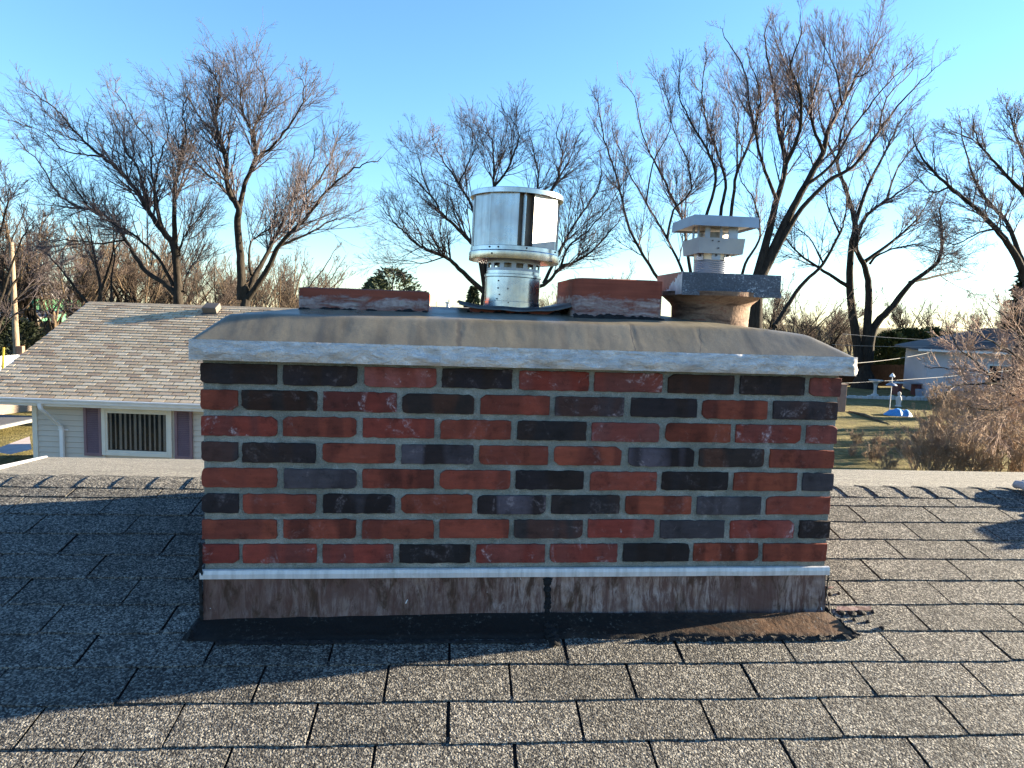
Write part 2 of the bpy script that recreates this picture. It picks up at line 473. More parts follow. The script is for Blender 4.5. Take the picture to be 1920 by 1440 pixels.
MAT_GREYROOF = simple('grey_shingle_roof', (.20,.185,.18), .9, var=.2, scale=2., bump=.4, bscale=12)
MAT_DARKROOF = simple('dark_shingle_roof', (.055,.055,.06), .9, var=.25, scale=2.)
MAT_WOODFENCE = simple('weathered_brown_fence_board', (.013,.010,.009), 1., var=.3, scale=5., spec=.0)
MAT_POLE = bark_mat('weathered_pole_wood', (.14,.105,.075), (.27,.21,.15), 5.)
MAT_CARPAINT = simple('black_car_paint', (.012,.013,.016), .25, var=.1)
MAT_RED = simple('red_lens', (.45,.02,.02), .3)
MAT_RUBBER = simple('black_rubber', (.015,.015,.015), .8)
MAT_CONC = simple('weathered_concrete', (.42,.41,.39), .9, var=.15, scale=3., bump=.3, bscale=60)
MAT_YELLOW = simple('yellow_plastic', (.65,.45,.04), .5)
MAT_BLUE = simple('bright_blue_tarp', (.05,.23,.50), .5, var=.25, scale=14., bump=.4, bscale=20)
MAT_TANSIDE = simple('tan_sunlit_siding', (.20,.15,.11), .7, var=.1)
MAT_BROWNBRICK = simple('brown_brick_wall', (.17,.10,.075), .9, var=.25, scale=4.)
MAT_GLOVE = simple('pale_grey_work_glove', (.26,.26,.28), .9, var=.2, scale=60., bump=.5, bscale=500, bdist=.003)
MAT_CUFF = simple('tan_leather_cuff', (.35,.16,.10), .8, var=.15, scale=30.)
MAT_CANVAS = simple('grey_caster_canvas', (.16,.16,.17), .9, var=.15, scale=30.)
MAT_WIRE = simple('pale_cable_sheath', (.26,.255,.245), .6)

# ------------------------------------------------------------------ ground
def ground_mat():
    t = NT('spring_lawn', .95, 0, .15)
    a = t.ramp(t.noise(.9, 8., .75), [(.3, (.19,.135,.075)), (.45, (.12,.105,.036)), (.58, (.20,.165,.065)), (.72, (.13,.085,.05))])
    b = t.ramp(t.noise(3., 5., .7), [(.3, .55), (.7, 1.2)])
    t.set('Base Color', t.mix(1., a, b, 'MULTIPLY'))
    b0 = t.bump(t.noise(14., 4.), .8, .1)
    return t.m
MAT_LAWN = ground_mat()
def ground_h(x, y):
    d = math.hypot(x, y)
    return GZ + .25*nz(x*.03, y*.03)*min(1, d/30.) + (0.0 if d < 70 else (d-70)*.002)
g = MB()
rs = [0, 3, 6, 10, 15, 20, 26, 33, 41, 50, 62, 78, 100, 140, 220, 400, 800, 1600]
na = 64
vs = [(0, 0, GZ)]
for r_ in rs[1:]:
    for k in range(na):
        w = 2*math.pi*k/na; vs.append((r_*math.cos(w), r_*math.sin(w), ground_h(r_*math.cos(w), r_*math.sin(w))))
fs = [(0, 1+k, 1+(k+1) % na) for k in range(na)]
for i in range(len(rs)-2):
    for k in range(na):
        a = 1+i*na; b = a+na
        fs.append((a+k, b+k, b+(k+1) % na, a+(k+1) % na))
g.add(vs, fs); tag(g.build('ground', MAT_LAWN, smooth=True), kind='structure')

# ------------------------------------------------------------------ the roof we stand on
PH = -.0252; TP = math.tan(.2262); CP, SP = math.cos(.2262), math.sin(.2262)
RX = Vector((math.cos(PH), math.sin(PH), 0))                     # along the courses
RV = Vector((-math.sin(PH)*CP, math.cos(PH)*CP, SP))             # up the slope
RN = RX.cross(RV)
RO = Vector((.86, 0, -.185))
def rp(u, v, n=0.): return RO + RX*u + RV*v + RN*n
V_RIDGE = .81
FAR_T = .20
RH = Vector((-math.sin(PH), math.cos(PH), 0))                    # horizontal, away
def far(u, w, n=0.):                                             # on the far slope, w metres (plan) past the ridge
    nn = Vector((RH.x*FAR_T, RH.y*FAR_T, 1)).normalized()
    return rp(u, V_RIDGE) + RH*w + Vector((0, 0, -FAR_T*w)) + nn*n
house = empty('shingled_house', (RO.x, RO.y, GZ), 'low-pitched house in the foreground whose grey asphalt roof carries the brick chimney', 'house')
U0, U1 = -2.75, 9.0
d = MB()
UL = -1.95                               # the ridge ends here in a hip
d.prism([rp(UL, V_RIDGE-.004, -.02), rp(-6.1, -3.4, -.02), rp(U1, -3.4, -.02), rp(U1, V_RIDGE-.004, -.02)], RN*.018)
roof = d.build('roof', MAT_DECK, house)
# tabs of the shingle courses
S0, EXPO, TAB, SLOT = .6581, .1204, .296, .0070
def tab_mesh(seed, w):
    rr = random.Random(seed)
    nx = 14; L = EXPO+.018
    vs = []
    lift = rr.uniform(0, .0012)
    for j, (v, top) in enumerate(((0, .0082), (.012, .0082), (L*.55, .0062), (L, .0036))):
        for i in range(nx+1):
            t_ = i/nx; x = (t_-.5)*w
            jag = 0
            if j == 0: jag = rr.uniform(-.0013, .0013) + .0016*math.sin(t_*3+seed)
            if i in (0, nx): x += rr.uniform(-.0008, .0008)
            wob = lift*math.sin(t_*math.pi*2+seed) if j < 2 else 0
            vs.append((x, v+jag, top+wob+(rr.uniform(-.0005, .0003) if j == 0 else 0)))
    nt = len(vs)
    vs += [(x, y, z-.0052 if y < .05 else z-.003) for x, y, z in vs]
    fs = []; W = nx+1
    for j in range(3):
        for i in range(nx):
            a = j*W+i; fs.append((a, a+1, a+W+1, a+W))
    for i in range(nx): fs.append((i+nt, i+1+nt, i+1, i))
    for j in range(3):
        a = j*W; fs.append((a+nt, a, a+W, a+W+nt)[::-1]); b = a+nx; fs.append((b, b+nt, b+W+nt, b+W)[::-1])
    me = bpy.data.meshes.new('shingle'); me.from_pydata(vs, [], fs); me.materials.append(MAT_SHINGLE)
    return me
tab_meshes = [tab_mesh(i, TAB-SLOT) for i in range(9)]
RM = Matrix((RX, RV, RN)).transposed().to_4x4()
def seen(p, m=90):
    q = np.array(p)-CAM; z = q @ FW
    if z < .3: return False
    x = 960+F_PX*(q @ RT)/z; y = 720-F_PX*(q @ UP)/z
    return -m < x < 1920+m and 0 < y < 1440+m
rest = MB(); cnt = 0; cand = []
for k in range(-1, 30):
    vb = S0 - EXPO*k
    off = (-.063 if k % 2 == 0 else -.206) + random.uniform(-.006, .006)
    if vb + EXPO > V_RIDGE+.05: continue
    for n in range(-18, 30):
        u = off + TAB*(n+.5)
        if u < UL-.12-(V_RIDGE-vb)*.985+.2 or u > U1-.2: continue
        c = rp(u, vb+EXPO*.5)
        if .08 < c.x < 1.64 and c.y > .06: continue               # hidden inside the chimney
        cand.append(((c-Vector(CAM)).length, u, vb, c))
cand.sort(key=lambda q: (not (seen(q[3]) and q[0] < 5), q[0]))
for i, (dist, u, vb, c) in enumerate(cand):
    if i < 290 and seen(c, 260):
        o = bpy.data.objects.new('shingle', random.choice(tab_meshes)); col.objects.link(o)
        o.parent = roof
        w = RM.copy(); p = rp(u+random.uniform(-.0015, .0015), vb+random.uniform(-.0012, .0012), random.uniform(0, .0006)) - ORIG[roof.name]
        w.translation = p; o.matrix_local = w @ Matrix.Rotation(random.uniform(-.004, .004), 4, 'Z')
    else:
        h = (TAB-SLOT)/2
        rest.obox(rp(u-h, vb, .0036), RX*2*h, RV*(EXPO+.018)-RN*.0042, RN*.0042)
o = rest.build('shingle_field', MAT_SHINGLE, roof, fix=False); o['kind'] = 'stuff'
# the far slope, seen at a grazing angle
FAR_L = 4.0
f_ = MB(); n_rows = int(FAR_L/.125)
for j in range(n_rows):
    w0 = .03+j*.125; ua = UL-.505*w0; ub = UL-.505*(w0+.135)
    f_.prism([far(ua, w0, .004), far(U1, w0, .004), far(U1, w0+.135, .004), far(ub, w0+.135, .004)], Vector((0,0,.005)))
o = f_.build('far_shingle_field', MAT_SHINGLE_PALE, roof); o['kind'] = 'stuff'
# hipped end on the left
hp_ = MB(); EA, EB, EC = rp(UL, V_RIDGE, .0), far(UL-.505*FAR_L, FAR_L), rp(-6.1, -3.4)
for j in range(32):
    t0, t1 = j/32, (j+1.06)/32
    hp_.prism([EA.lerp(EB, t0), EA.lerp(EB, t1), EA.lerp(EC, t1), EA.lerp(EC, t0)], Vector((0,0,.006)))
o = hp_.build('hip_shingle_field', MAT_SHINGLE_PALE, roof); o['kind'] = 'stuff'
# ridge cap pieces
def cap_mesh(seed):
    rr = random.Random(seed); L = .152; ns = 12; hw = .090
    vs = []; prof = []
    for i in range(ns+1):
        s_ = -hw+2*hw*i/ns
        a = abs(s_)
        r0 = .035                                                 # rounded crest
        drop_n = TP if s_ < 0 else FAR_T
        z = -drop_n*(math.sqrt(a*a+r0*r0)-r0*.80)
        prof.append((s_, z))
    for j, (uu, lift) in enumerate(((0, .0095), (.02, .0092), (L*.6, .006), (L, .003))):
        for i, (s_, z) in enumerate(prof):
            jag = rr.uniform(-.0015, .0015) if j == 0 else 0
            vs.append((uu+jag, s_*CP, z+lift+rr.uniform(-.0006, .0006)))
    nt = len(vs); W = ns+1
    vs += [(x, y, z-.0042) for x, y, z in vs]
    fs = []
    for j in range(3):
        for i in range(ns): a = j*W+i; fs.append((a, a+W, a+W+1, a+1))
    for i in range(ns): fs.append((i, i+1, i+1+nt, i+nt))
    for j in range(3):
        a = j*W; fs.append((a, a+nt, a+W+nt, a+W)); b = a+ns; fs.append((b, b+W, b+W+nt, b+nt))
    me = bpy.data.meshes.new('ridge_shingle'); me.from_pydata(vs, [], fs); me.materials.append(MAT_SHINGLE)
    me.polygons.foreach_set('use_smooth', [True]*len(me.polygons))
    try: me.set_sharp_from_angle(angle=R(40))
    except Exception: pass
    return me
caps = [cap_mesh(i) for i in range(5)]
CM = Matrix((RX, RH, Vector((0,0,1)))).transposed().to_4x4()
for i in range(-1, 40):
    u = -1.80 + .1245*i
    if -.80 < u < .74 or u < UL+.02: continue
    o = bpy.data.objects.new('ridge_shingle', caps[i % 5]); col.objects.link(o); o.parent = roof
    w = CM.copy(); w.translation = rp(u, V_RIDGE, -.002) + Vector((0,0,random.uniform(0,.001))) - ORIG[roof.name]
    o.matrix_local = w @ Matrix.Rotation(random.uniform(-.012, .012), 4, 'Z')
# white metal edge on the left end of the far slope, and the walls under the roof
e = MB()
e.tube([far(UL-.505*w, w, .010) for w in (.12, 1., 2., 3., FAR_L)], .013, 8)
e.build('hip_trim', MAT_STRIP, roof, smooth=True)
w_ = MB()
lo = rp(-4.6, -3.0); 
base = Vector((0, 0, GZ))
def wall_quad(a, b, z0, z1, th):
    t_ = (b-a).normalized(); nn = Vector((-t_.y, t_.x, 0))*th
    return w_.obox(Vector((a.x, a.y, z0)), b-a, nn, Vector((0,0,z1-z0)))
pA, pB = rp(-4.9, -3.0), rp(8.6, -3.0)
pC, pD = far(8.6, FAR_L-.4), far(-3.4, FAR_L-.4)
for a, b, zt in ((pA, pB, pA.z-.12), (pD, pC, pC.z-.12)):
    a2, b2 = Vector((a.x, a.y, 0)), Vector((b.x, b.y, 0)); wall_quad(a2, b2, GZ-.1, zt, .12)
w_.build('wall', MAT_SIDING, house)

# ------------------------------------------------------------------ the chimney
chim = empty('brick_chimney', (.86, .40, -.185), 'wide red and black brick chimney with limestone band and cement crown', 'chimney')
PM, CH = .2032, .0677
BW, BD = 8*PM+.0920, .750      # width and depth over the bricks
BH = .0520
ZB = -.0260                              # bottom of the lowest full course
# mortar core, set behind the brick faces
m = MB()
T = .006
def core_face(o, ax, az, nn, nu, nv):
    o, ax, az, nn = map(Vector, (o, ax, az, nn))
    def fn(a, b):
        p = o+ax*a+az*b
        ed = min(a, 1-a)
        k = 0 if (a in (0, 1)) else (fb(p.x*34+p.y*34, p.z*34, 3.1)*.0026)
        return p+nn*k
    m.grid(nu, nv, fn)
zt, zb = 7*CH+ZB+BH+.014, -.45
core_face((T, T, zb), (BW-2*T, 0, 0), (0, 0, zt-zb), (0, -1, 0), 150, 50)
core_face((BW-T, T, zb), (0, BD-2*T, 0), (0, 0, zt-zb), (1, 0, 0), 50, 30)
core_face((BW-T, BD-T, zb), (-BW+2*T, 0, 0), (0, 0, zt-zb), (0, 1, 0), 60, 20)
core_face((T, BD-T, zb), (0, -BD+2*T, 0), (0, 0, zt-zb), (-1, 0, 0), 50, 30)
m.build('mortar', MAT_MORTAR, chim, smooth=True, fix=False)

def brick_mesh(L, D, H, seed):
    """one brick lying along x: front face at y=0 with a worn outline, depth D"""
    rr = random.Random(seed); nx = max(4, int(L/.014)); nz_ = 5
    vs = []; fs = []
    so = seed*3.17
    chip = [rr.uniform(.002, .007) if rr.random() < .22 else 0 for _ in range(4)]
    def edge(t_, ph): return .0016*fb(t_*16+so, ph)+.0012*nz(t_*70+so, ph)
    def ring(y, inset, amp):
        out = []
        cr = .010
        for j in range(nz_+1):
            for i in range(nx+1):
                a, b = i/nx, j/nz_
                x = (a-.5)*(L-2*inset); z = (b-.5)*(H-2*inset)
                k = max(0, 1-min(b, 1-b)*6); x += 0
                z += amp*edge(a*L/.2, 1. if b > .5 else 5.)*(1 if abs(b-.5) > .2 else .4)*(1 if b > .5 else -1)
                x += amp*edge(b*.3, 9. if a > .5 else 13.)*(1 if abs(a-.5) > .4 else .2)
                if j in (0, nz_) and i in (0, nx):               # rounded corners
                    x *= 1-(.0008+chip[(j > 0)*2+(i > 0)])/(L/2); z *= 1-(.0008+chip[(j > 0)*2+(i > 0)]*.6)/(H/2)
                yy = y
                if y < .002:
                    yy += .0012*fb(x*22+so, z*30, 2.) - (.0006 if 0 < j < nz_ and 0 < i < nx else 0)
                out.append((x, yy, z))
        return out
    r0 = ring(0., .0010, 1.35); r1 = ring(.0022, 0., 1.35)
    W = nx+1; N = W*(nz_+1)
    vs = r0 + r1
    for j in range(nz_):
        for i in range(nx):
            a = j*W+i; fs.append((a, a+1, a+W+1, a+W))
    bd = [i for i in range(W)] + [j*W+nx for j in range(1, nz_+1)] + [nz_*W+i for i in range(nx-1, -1, -1)] + [j*W for j in range(nz_-1, 0, -1)]
    nb = len(bd)
    vb = len(vs); vs += [(r1[i][0], D, r1[i][2]) for i in bd]
    for q in range(nb):
        a, b = bd[q], bd[(q+1) % nb]
        fs.append((b, a, N+a, N+b))
        fs.append((N+b, N+a, vb+q, vb+(q+1) % nb))
    fs.append(tuple(vb+q for q in range(nb)))
    used = sorted({i for f in fs for i in f}); mp = {v: i for i, v in enumerate(used)}
    me = bpy.data.meshes.new('brick'); me.from_pydata([vs[i] for i in used], [], [tuple(mp[i] for i in f) for f in fs])
    me.materials.append(MAT_BRICK)
    me.polygons.foreach_set('use_smooth', [True]*len(me.polygons))
    try: me.set_sharp_from_angle(angle=R(38))
    except Exception: pass
    return me
PAL = {  # base, second tone, chalk
    'R': ((.215,.048,.029), (.175,.041,.027), .3), 'D': ((.020,.015,.017), (.030,.018,.016), .30),
    'P': ((.20,.050,.040), (.225,.070,.060), 1.3), 'O': ((.225,.052,.028), (.19,.042,.024), .3),
    'W': ((.20,.037,.026), (.205,.050,.040), 1.2), 'G': ((.042,.034,.039), (.062,.052,.060), .7),
    'B': ((.078,.066,.080), (.022,.014,.015), .5), 'N': ((.026,.017,.016), (.062,.026,.017), .3),
    'Q': ((.040,.030,.032), (.080,.038,.032), .8)}
rows = ['D D P D W P N D P', 'R N W N R Q D R Q', 'W R W R D P O W P', 'Q D R B R R B N R', 'R G R R D R D O G',
        'D R B O B D O G R', 'R R R R Q W G W D', 'W W W D W W D O O']
br_i = 0
shared = {}
def place_brick(L, D, pos, rot, key, seed, share=False):
    global br_i
    if share:
        kk = (round(L, 3), seed % 6)
        if kk not in shared: shared[kk] = brick_mesh(L, D, BH, seed % 6)
        me = shared[kk]
    else: me = brick_mesh(L, D, BH, seed)
    o = bpy.data.objects.new('brick', me); col.objects.link(o); o.parent = chim
    o.matrix_local = Matrix.Translation(Vector(pos)-ORIG[chim.name]) @ Matrix.Rotation(rot, 4, 'Z')
    b, t_, ch = PAL[key]; j = random.uniform(.85, 1.15)
    o.color = (b[0]*j, b[1]*j*random.uniform(.95, 1.05), b[2]*j, 1)
    jj = j*random.uniform(.55, 1.12); o['tone'] = [t_[0]*jj, t_[1]*jj, t_[2]*jj]; o['chalk'] = ch*random.uniform(.4, 1.0)
    br_i += 1
    return o
keys = 'RRRDWDNOPQRRGD'
for r_ in range(8):
    zc = 7*CH - r_*CH
    ks = rows[r_].split(); head_left = (r_ % 2 == 1)
    x = 0.0
    for i, k in enumerate(ks):
        half = (head_left and i == 0) or (not head_left and i == 8)
        L = .092 if half else PM-.0140
        x0 = x; x += L+.0112 if half or True else 0
        x = x0 + (.1016 if half else PM)
        jx = random.uniform(-.0018, .0018)*(0 if i in (0, 8) else 1)
        dl = random.uniform(-.004, .001)
        o = place_brick(L+dl*(0 if i in (0, 8) else 1), .088 if not half else .19, (x0+L/2+jx, random.uniform(-.0012, .0014), zc+random.uniform(-.0012, .0012)), random.uniform(-.003, .003), k, 100+r_*20+i)
    # sides: (face x, rotation)
    for side in (0, 1):
        hl = head_left if side == 0 else not head_left
        y = .1016 if not hl else .2032
        segs = []
        while y < BD-.05:
            L = PM-.0140
            if y+L > BD: L = BD-y
            segs.append((y, L)); y += PM
        for y0, L in segs:
            if L < .06: continue
            fx = 0 if side == 0 else BW
            place_brick(L, .08, (fx+random.uniform(-.0015, .0015), y0+L/2, zc+random.uniform(-.001, .001)), (-math.pi/2 if side == 0 else math.pi/2), random.choice(keys), r_*31+int(y0*40)+side, True)
    # back
    x = .1016 if r_ % 2 else .2032
    while x < BW-.15:
        place_brick(PM-.0140, .08, (x+.1, BD+random.uniform(-.0015, .0015), zc), math.pi, random.choice(keys), r_*17+int(x*20), True); x += PM

# limestone band, rock-faced on its sides
s = MB()
X0, X1, Y0, Y1 = -.016, BW+.022, -.030, BD+.022
Zb, Zt = .5085, .5600
def rock(p, amp=1.):
    q = Vector((p.x*1.0+p.y, p.y, p.z))
    dgn = p.x+p.y+1.9*p.z
    a = fb(dgn*9., p.z*26, 4.)*.55 + fb(p.x*26+p.y*26-p.z*30, p.z*40, 8.)*.35
    sh = mnoise.ridged_multi_fractal(Vector((dgn*13., p.z*9, 2.)), 1., 2., 4, 1., 2.)*.22
    return (a+sh-.25)*.013*amp
def bulge(b): return math.sin(b*math.pi)**.6*.006
def band_face(o, ax, nn, nu):
    o, ax, nn = map(Vector, (o, ax, nn))
    def fn(a, b):
        b2 = b
        zz = Zb+(Zt-Zb)*b2
        p = o+ax*a+Vector((0,0,zz))
        k = (rock(p)*1.15*(1 if .04 < b < .97 else .5)+bulge(b))*(1-b**5)
        if b > .5: k = min(k, .0055)
        e_ = min(a, 1-a)*ax.length
        k *= min(1, e_/.012)
        p = p+nn*k
        if b > .8: p.z += .0010*fb(p.x*18+p.y*18, 1.)
        return p
    s.grid(nu, 10, fn)
band_face((X0, Y0, 0), (X1-X0, 0, 0), (0, -1, 0), 300)
band_face((X1, Y0, 0), (0, Y1-Y0, 0), (1, 0, 0), 130)
band_face((X1, Y1, 0), (X0-X1, 0, 0), (0, 1, 0), 120)
band_face((X0, Y1, 0), (0, Y0-Y1, 0), (-1, 0, 0), 130)
s.add([(X0+.004,Y0+.004,Zb),(X1-.004,Y0+.004,Zb),(X1-.004,Y1-.004,Zb),(X0+.004,Y1-.004,Zb)], [(0,1,2,3)])
s.build('limestone_band', MAT_STONE, chim, smooth=True, fix=False)

# cement crown
c_ = MB()
def crown_z(x, y):
    dl, dr, df, db = x-X0, X1-x, y-Y0, Y1-y
    def kn(d_, s1, c, s2, kk=.0035):
        a, b = s1*d_, c+s2*d_; hh = max(0., 1-abs(a-b)/(kk*2)); return min(a, b)-hh*hh*kk*.5
    L4 = sorted((kn(df, .70, .057, .125), kn(dl, .98, .055, .15), kn(dr, .57, .044, .13), kn(db, .70, .057, .125)))
    gap = L4[1]-L4[0]; hh = max(0., 1-gap/.016)
    h = max(0., min(.104, L4[0]-hh*hh*.0035))
    e_ = min(dl, dr, df, db)
    k = min(1, max(0, e_)/.03)
    lump = .0013*fb(x*4.5, y*4., 5., 2)+.0006*nz(x*15, y*4., 7.)+.0004*nz(x*38., y*6, 1.)
    for cx, wd in ((.655, .008), (1.125, .0035), (1.31, .004), (.36, .03)):        # trowel folds
        lump += -.0008*math.exp(-((x-cx-.06*(y-.02)-.004*nz(y*60, cx))/wd)**2)*math.exp(-((y-.03)/.05)**2)
    return Zt-.001+h+lump*k*min(1, .4+h/.06)
def cgrid(nu, nv):
    def fn(a, b):
        # denser towards the edges
        x = X0+(X1-X0)*a; y = Y0+(Y1-Y0)*(b**1.5)
        if a in (0, 1) or b in (0, 1):
            x = min(max(x, X0+.004), X1-.004); y = min(max(y, Y0+.004), Y1-.004)
            return Vector((x, y, Zt-.004+.0018*fb(x*25, y*25, 3.)))
        return Vector((x, y, crown_z(x, y)))
    c_.grid(nu, nv, fn)
cgrid(330, 110)
c_.build('cement_crown', MAT_CROWN, chim, smooth=True, fix=False)

# flue tiles
def rect_flue(x0, x1, y0, y1, z0, z1, rad, label, smear, jag=0.):
    fm = MB(); th = .018; n = 8
    def loop(ins, r_):
        pts = []
        for cx, cy, a0 in ((x1-ins-r_, y0+ins+r_, -90), (x1-ins-r_, y1-ins-r_, 0), (x0+ins+r_, y1-ins-r_, 90), (x0+ins+r_, y0+ins+r_, 180)):
            for k in range(n+1):
                w = R(a0+90*k/n); pts.append((cx+r_*math.cos(w), cy+r_*math.sin(w)))
        full = []
        for i, p in enumerate(pts):                               # split the long sides
            q = pts[(i+1) % len(pts)]; dl = math.hypot(q[0]-p[0], q[1]-p[1]); kk = max(1, int(dl/.02))
            for t_ in range(kk): full.append((p[0]+(q[0]-p[0])*t_/kk, p[1]+(q[1]-p[1])*t_/kk))
        return full
    lo_ = loop(0, rad); N = len(lo_)
    li_ = [(x0+(x1-x0)*.5+(px-(x0+x1)/2)*(1-2*th/(x1-x0)), (y0+y1)/2+(py-(y0+y1)/2)*(1-2*th/(y1-y0))) for px, py in lo_]
    vs = []
    levels = [(lo_, z0), (lo_, z0+(z1-z0)*.33), (lo_, z0+(z1-z0)*.66), (lo_, z1-.003), (li_, z1), (li_, z0)]
    for li, (lp, z) in enumerate(levels):
        for i, (px, py) in enumerate(lp):
            zz = z+(jag*fb(px*30, py*30, 2.) if li in (3, 4) else 0)+(.0008*fb(px*20, py*20, 1.) if li > 2 else 0)
            k = .0012*fb(px*12, z*40, py*12) if li in (1, 2) else 0
            vs.append((px, py-k if py < (y0+y1)/2 else py+k, zz))
    if True:
        sh = []
    fs = [(j*N+i, j*N+(i+1) % N, (j+1)*N+(i+1) % N, (j+1)*N+i) for j in range(len(levels)-1) for i in range(N)]
    fm.add(vs, fs)
    o = fm.build('clay_flue', MAT_CLAY, chim, smooth='auto', fix=False)
    o['label'] = label; o['smear_z'] = smear
    return o
rect_flue(.203, .567, .205, .56, .60, .7055, .006, 'wide low open clay flue at the left end of the crown', .676)
rect_flue(.988, 1.262, .200, .52, .60, .7610, .030, 'taller open clay flue with a rounded corner beside the round metal cap', .700)
rect_flue(.690, .950, .245, .54, .60, .6640, .02, 'broken clay flue under the round metal cap', .62, .006)
# old mortar lumps at the feet of the flues
lm = MB()
def ragged_ring(x0, x1, y, z0, amp, n=60):
    vs = []
    for i in range(n+1):
        a = i/n; x = x0+(x1-x0)*a
        h = max(0., .5+fb(x*24, 3.3))*amp
        vs += [(x, y-.014, crown_z(x, y-.014)-.003), (x, y-.010, z0+h*.5), (x, y+.002, z0+h)]
    fs = []
    for i in range(n):
        for k in range(2): a = i*3+k; fs.append((a, a+3, a+4, a+1))
    lm.add(vs, fs)
ragged_ring(.205, .565, .203, .640, .012)
ragged_ring(.988, 1.262, .198, .645, .014)
ragged_ring(.68, .965, .243, .645, .020)
lm.build('mortar_fillet', MAT_TAR, chim, smooth=False)
# flared pot under the tray
pt = MB(); PC = Vector((1.453, .325, 0))
pt.lathe(PC, [(.118, .60), (.1185, .65), (.120, .690), (.126, .700), (.140, .712), (.152, .722), (.152, .735), (.130, .735), (.10, .70), (.098, .60)], 48)
o = pt.build('flared_flue', MAT_POT, chim, smooth='auto'); o['label'] = 'flared scorched clay flue under the blue-grey metal tray'
# counter flashing strip, base flashing, apron, tar
st = MB()
def fold_strip(z0, z1, y, name, x0, x1, mat_, amp, thick=.004, n=80):
    mb = MB()
    def fn(a, b):
        x = x0+(x1-x0)*a
        prof = [(0, z0), (-thick, z0+.001), (-thick, z0+(z1-z0)*.55), (-thick*.4, z1-.002), (thick, z1)]
        q = prof[int(round(b*4))]
        return Vector((x, y+q[0]+amp*nz(x*4., q[1]*9), q[1]+.0007*nz(x*9, 2.)))
    mb.grid(n, 4, fn)
    return mb.build(name, mat_, chim, smooth=False, fix=False)
fold_strip(-.0645, -.0395, -.004, 'counter_flashing', -.004, BW+.004, MAT_STRIP, .0010)
def panel(x0, x1, seed):
    mb = MB()
    def fn(a, b):
        x = x0+(x1-x0)*a; z = -.0625+(-.196+.0625)*b
        y = .0005-.010*b**2 - (.006 if b > .93 else 0) + .0035*nz(x*5.+seed, z*14.)*math.sin(b*math.pi)
        return Vector((x, y, z))
    mb.grid(60, 12, fn)
    return mb.build('base_flashing', MAT_FLASH, chim, smooth=True, fix=False)
panel(.002, .905, 1.); panel(.915, BW-.002, 5.)
# side step flashings
for sx, nn in ((-.003, -1), (BW+.003, 1)):
    for k in range(5):
        y0 = .0+k*.135; zlow = -.185+TP*(y0)-.01
        mb = MB(); mb.box((sx-.001-.0007*k % .002, y0, zlow-.02), (sx+.001, min(y0+.155, BD-.03), zlow+.095+.004*(k % 2)))
        mb.build('step_flashing', MAT_FLASH, chim)
ap = MB()
UA, UB = -.868, .872
def apf(a, b):
    # apron lying on the shingles below the chimney; right corner flares outwards
    uL = UA-.020*b; uR = UB-.02+.055*b
    u = uL+(uR-uL)*a
    v0 = -.004
    low = -.098 - .010*fb(u*6., 2.) - .004*nz(u*30., 1.) + (.012*a)
    v = v0+(low-v0)*b
    n_ = .010+.010*(1-b)**2 + .003*fb(u*7, v*20, 3.) + (.002 if b < 1 else -.006)
    return rp(u, v, n_)
ap.grid(150, 10, apf)
ap.build('apron_flashing', MAT_APRON, chim, smooth=True, fix=False)
# tar: centre joint, right edge lumps, left corner
tr = MB()
def tar_strip(pts, w, nn, seed, th=.004, nseg=40):
    pts = [Vector(p) for p in pts]; nn = Vector(nn).normalized()
    # polyline resample
    L = [0]
    for a, b in zip(pts[:-1], pts[1:]): L.append(L[-1]+(b-a).length)
    vs = []
    for i in range(nseg+1):
        t_ = L[-1]*i/nseg
        k = max(q for q in range(len(L)) if L[q] <= t_+1e-9); k = min(k, len(pts)-2)
        p = pts[k].lerp(pts[k+1], (t_-L[k])/max(1e-6, L[k+1]-L[k]))
        dr = (pts[k+1]-pts[k]).normalized(); sd_ = dr.cross(nn)
        ww = w*(.55+.9*abs(fb(t_*40+seed, seed))+.5*abs(nz(t_*130, seed))); sh = .5*w*nz(t_*25, seed+3)
        if i in (0, nseg): ww *= .2
        for q, hh in ((-1, 0), (-.45, 1), (.1, 1.3), (.6, .8), (1, 0)):
            vs.append(p+sd_*(q*ww+sh)+nn*(hh*th*(.5+abs(nz(t_*90, q*5, seed)))))
    fs = []
    for i in range(nseg):
        for k in range(4): a = i*5+k; fs.append((a, a+1, a+6, a+5))
    tr.add(vs, fs)
tar_strip([(.910, -.001, -.067), (.912, -.006, -.15), (.914, -.013, -.196)], .011, (0, -1, 0), 1., .007, 60)
tar_strip([(.914, -.016, -.192), rp(.053, -.05, .018), rp(.055, -.105, .012), rp(.058, -.125, .009)], .020, (0, -.5, 1), 2., .010, 60)
tar_strip([rp(.30, -.098, .009), rp(.55, -.100, .009), rp(.72, -.098, .009), rp(.90, -.093, .009)], .010, (0, 0, 1), 3., .008, 70)
tar_strip([rp(.90, -.093, .009), rp(.875, -.04, .012), rp(.862, .0, .014)], .007, (0, 0, 1), 4., .007)
tar_strip([rp(.862, .0, .014), (BW+.002, -.002, -.12), (BW+.002, -.002, -.066)], .006, (.7, -.7, 0), 5., .004)
tar_strip([rp(-.868, -.1, .012), rp(-.872, -.04, .013), rp(-.862, .0, .02)], .012, (0, 0, 1), 6., .006)
tar_strip([(-.002, -.004, -.185), (-.002, -.004, -.11), (-.003, -.002, -.04), (-.003, .002, .03)], .010, (-.7, -.7, 0), 7., .005)
tar_strip([rp(-.862, .0, .012), rp(-.866, .12, .012), rp(-.866, .3, .012), rp(-.866, .55, .012)], .008, (0, 0, 1), 8., .006)
tar_strip([rp(.862, .0, .012), rp(.864, .2, .012), rp(.866, .4, .012), rp(.866, .7, .012)], .009, (0, 0, 1), 9., .006)
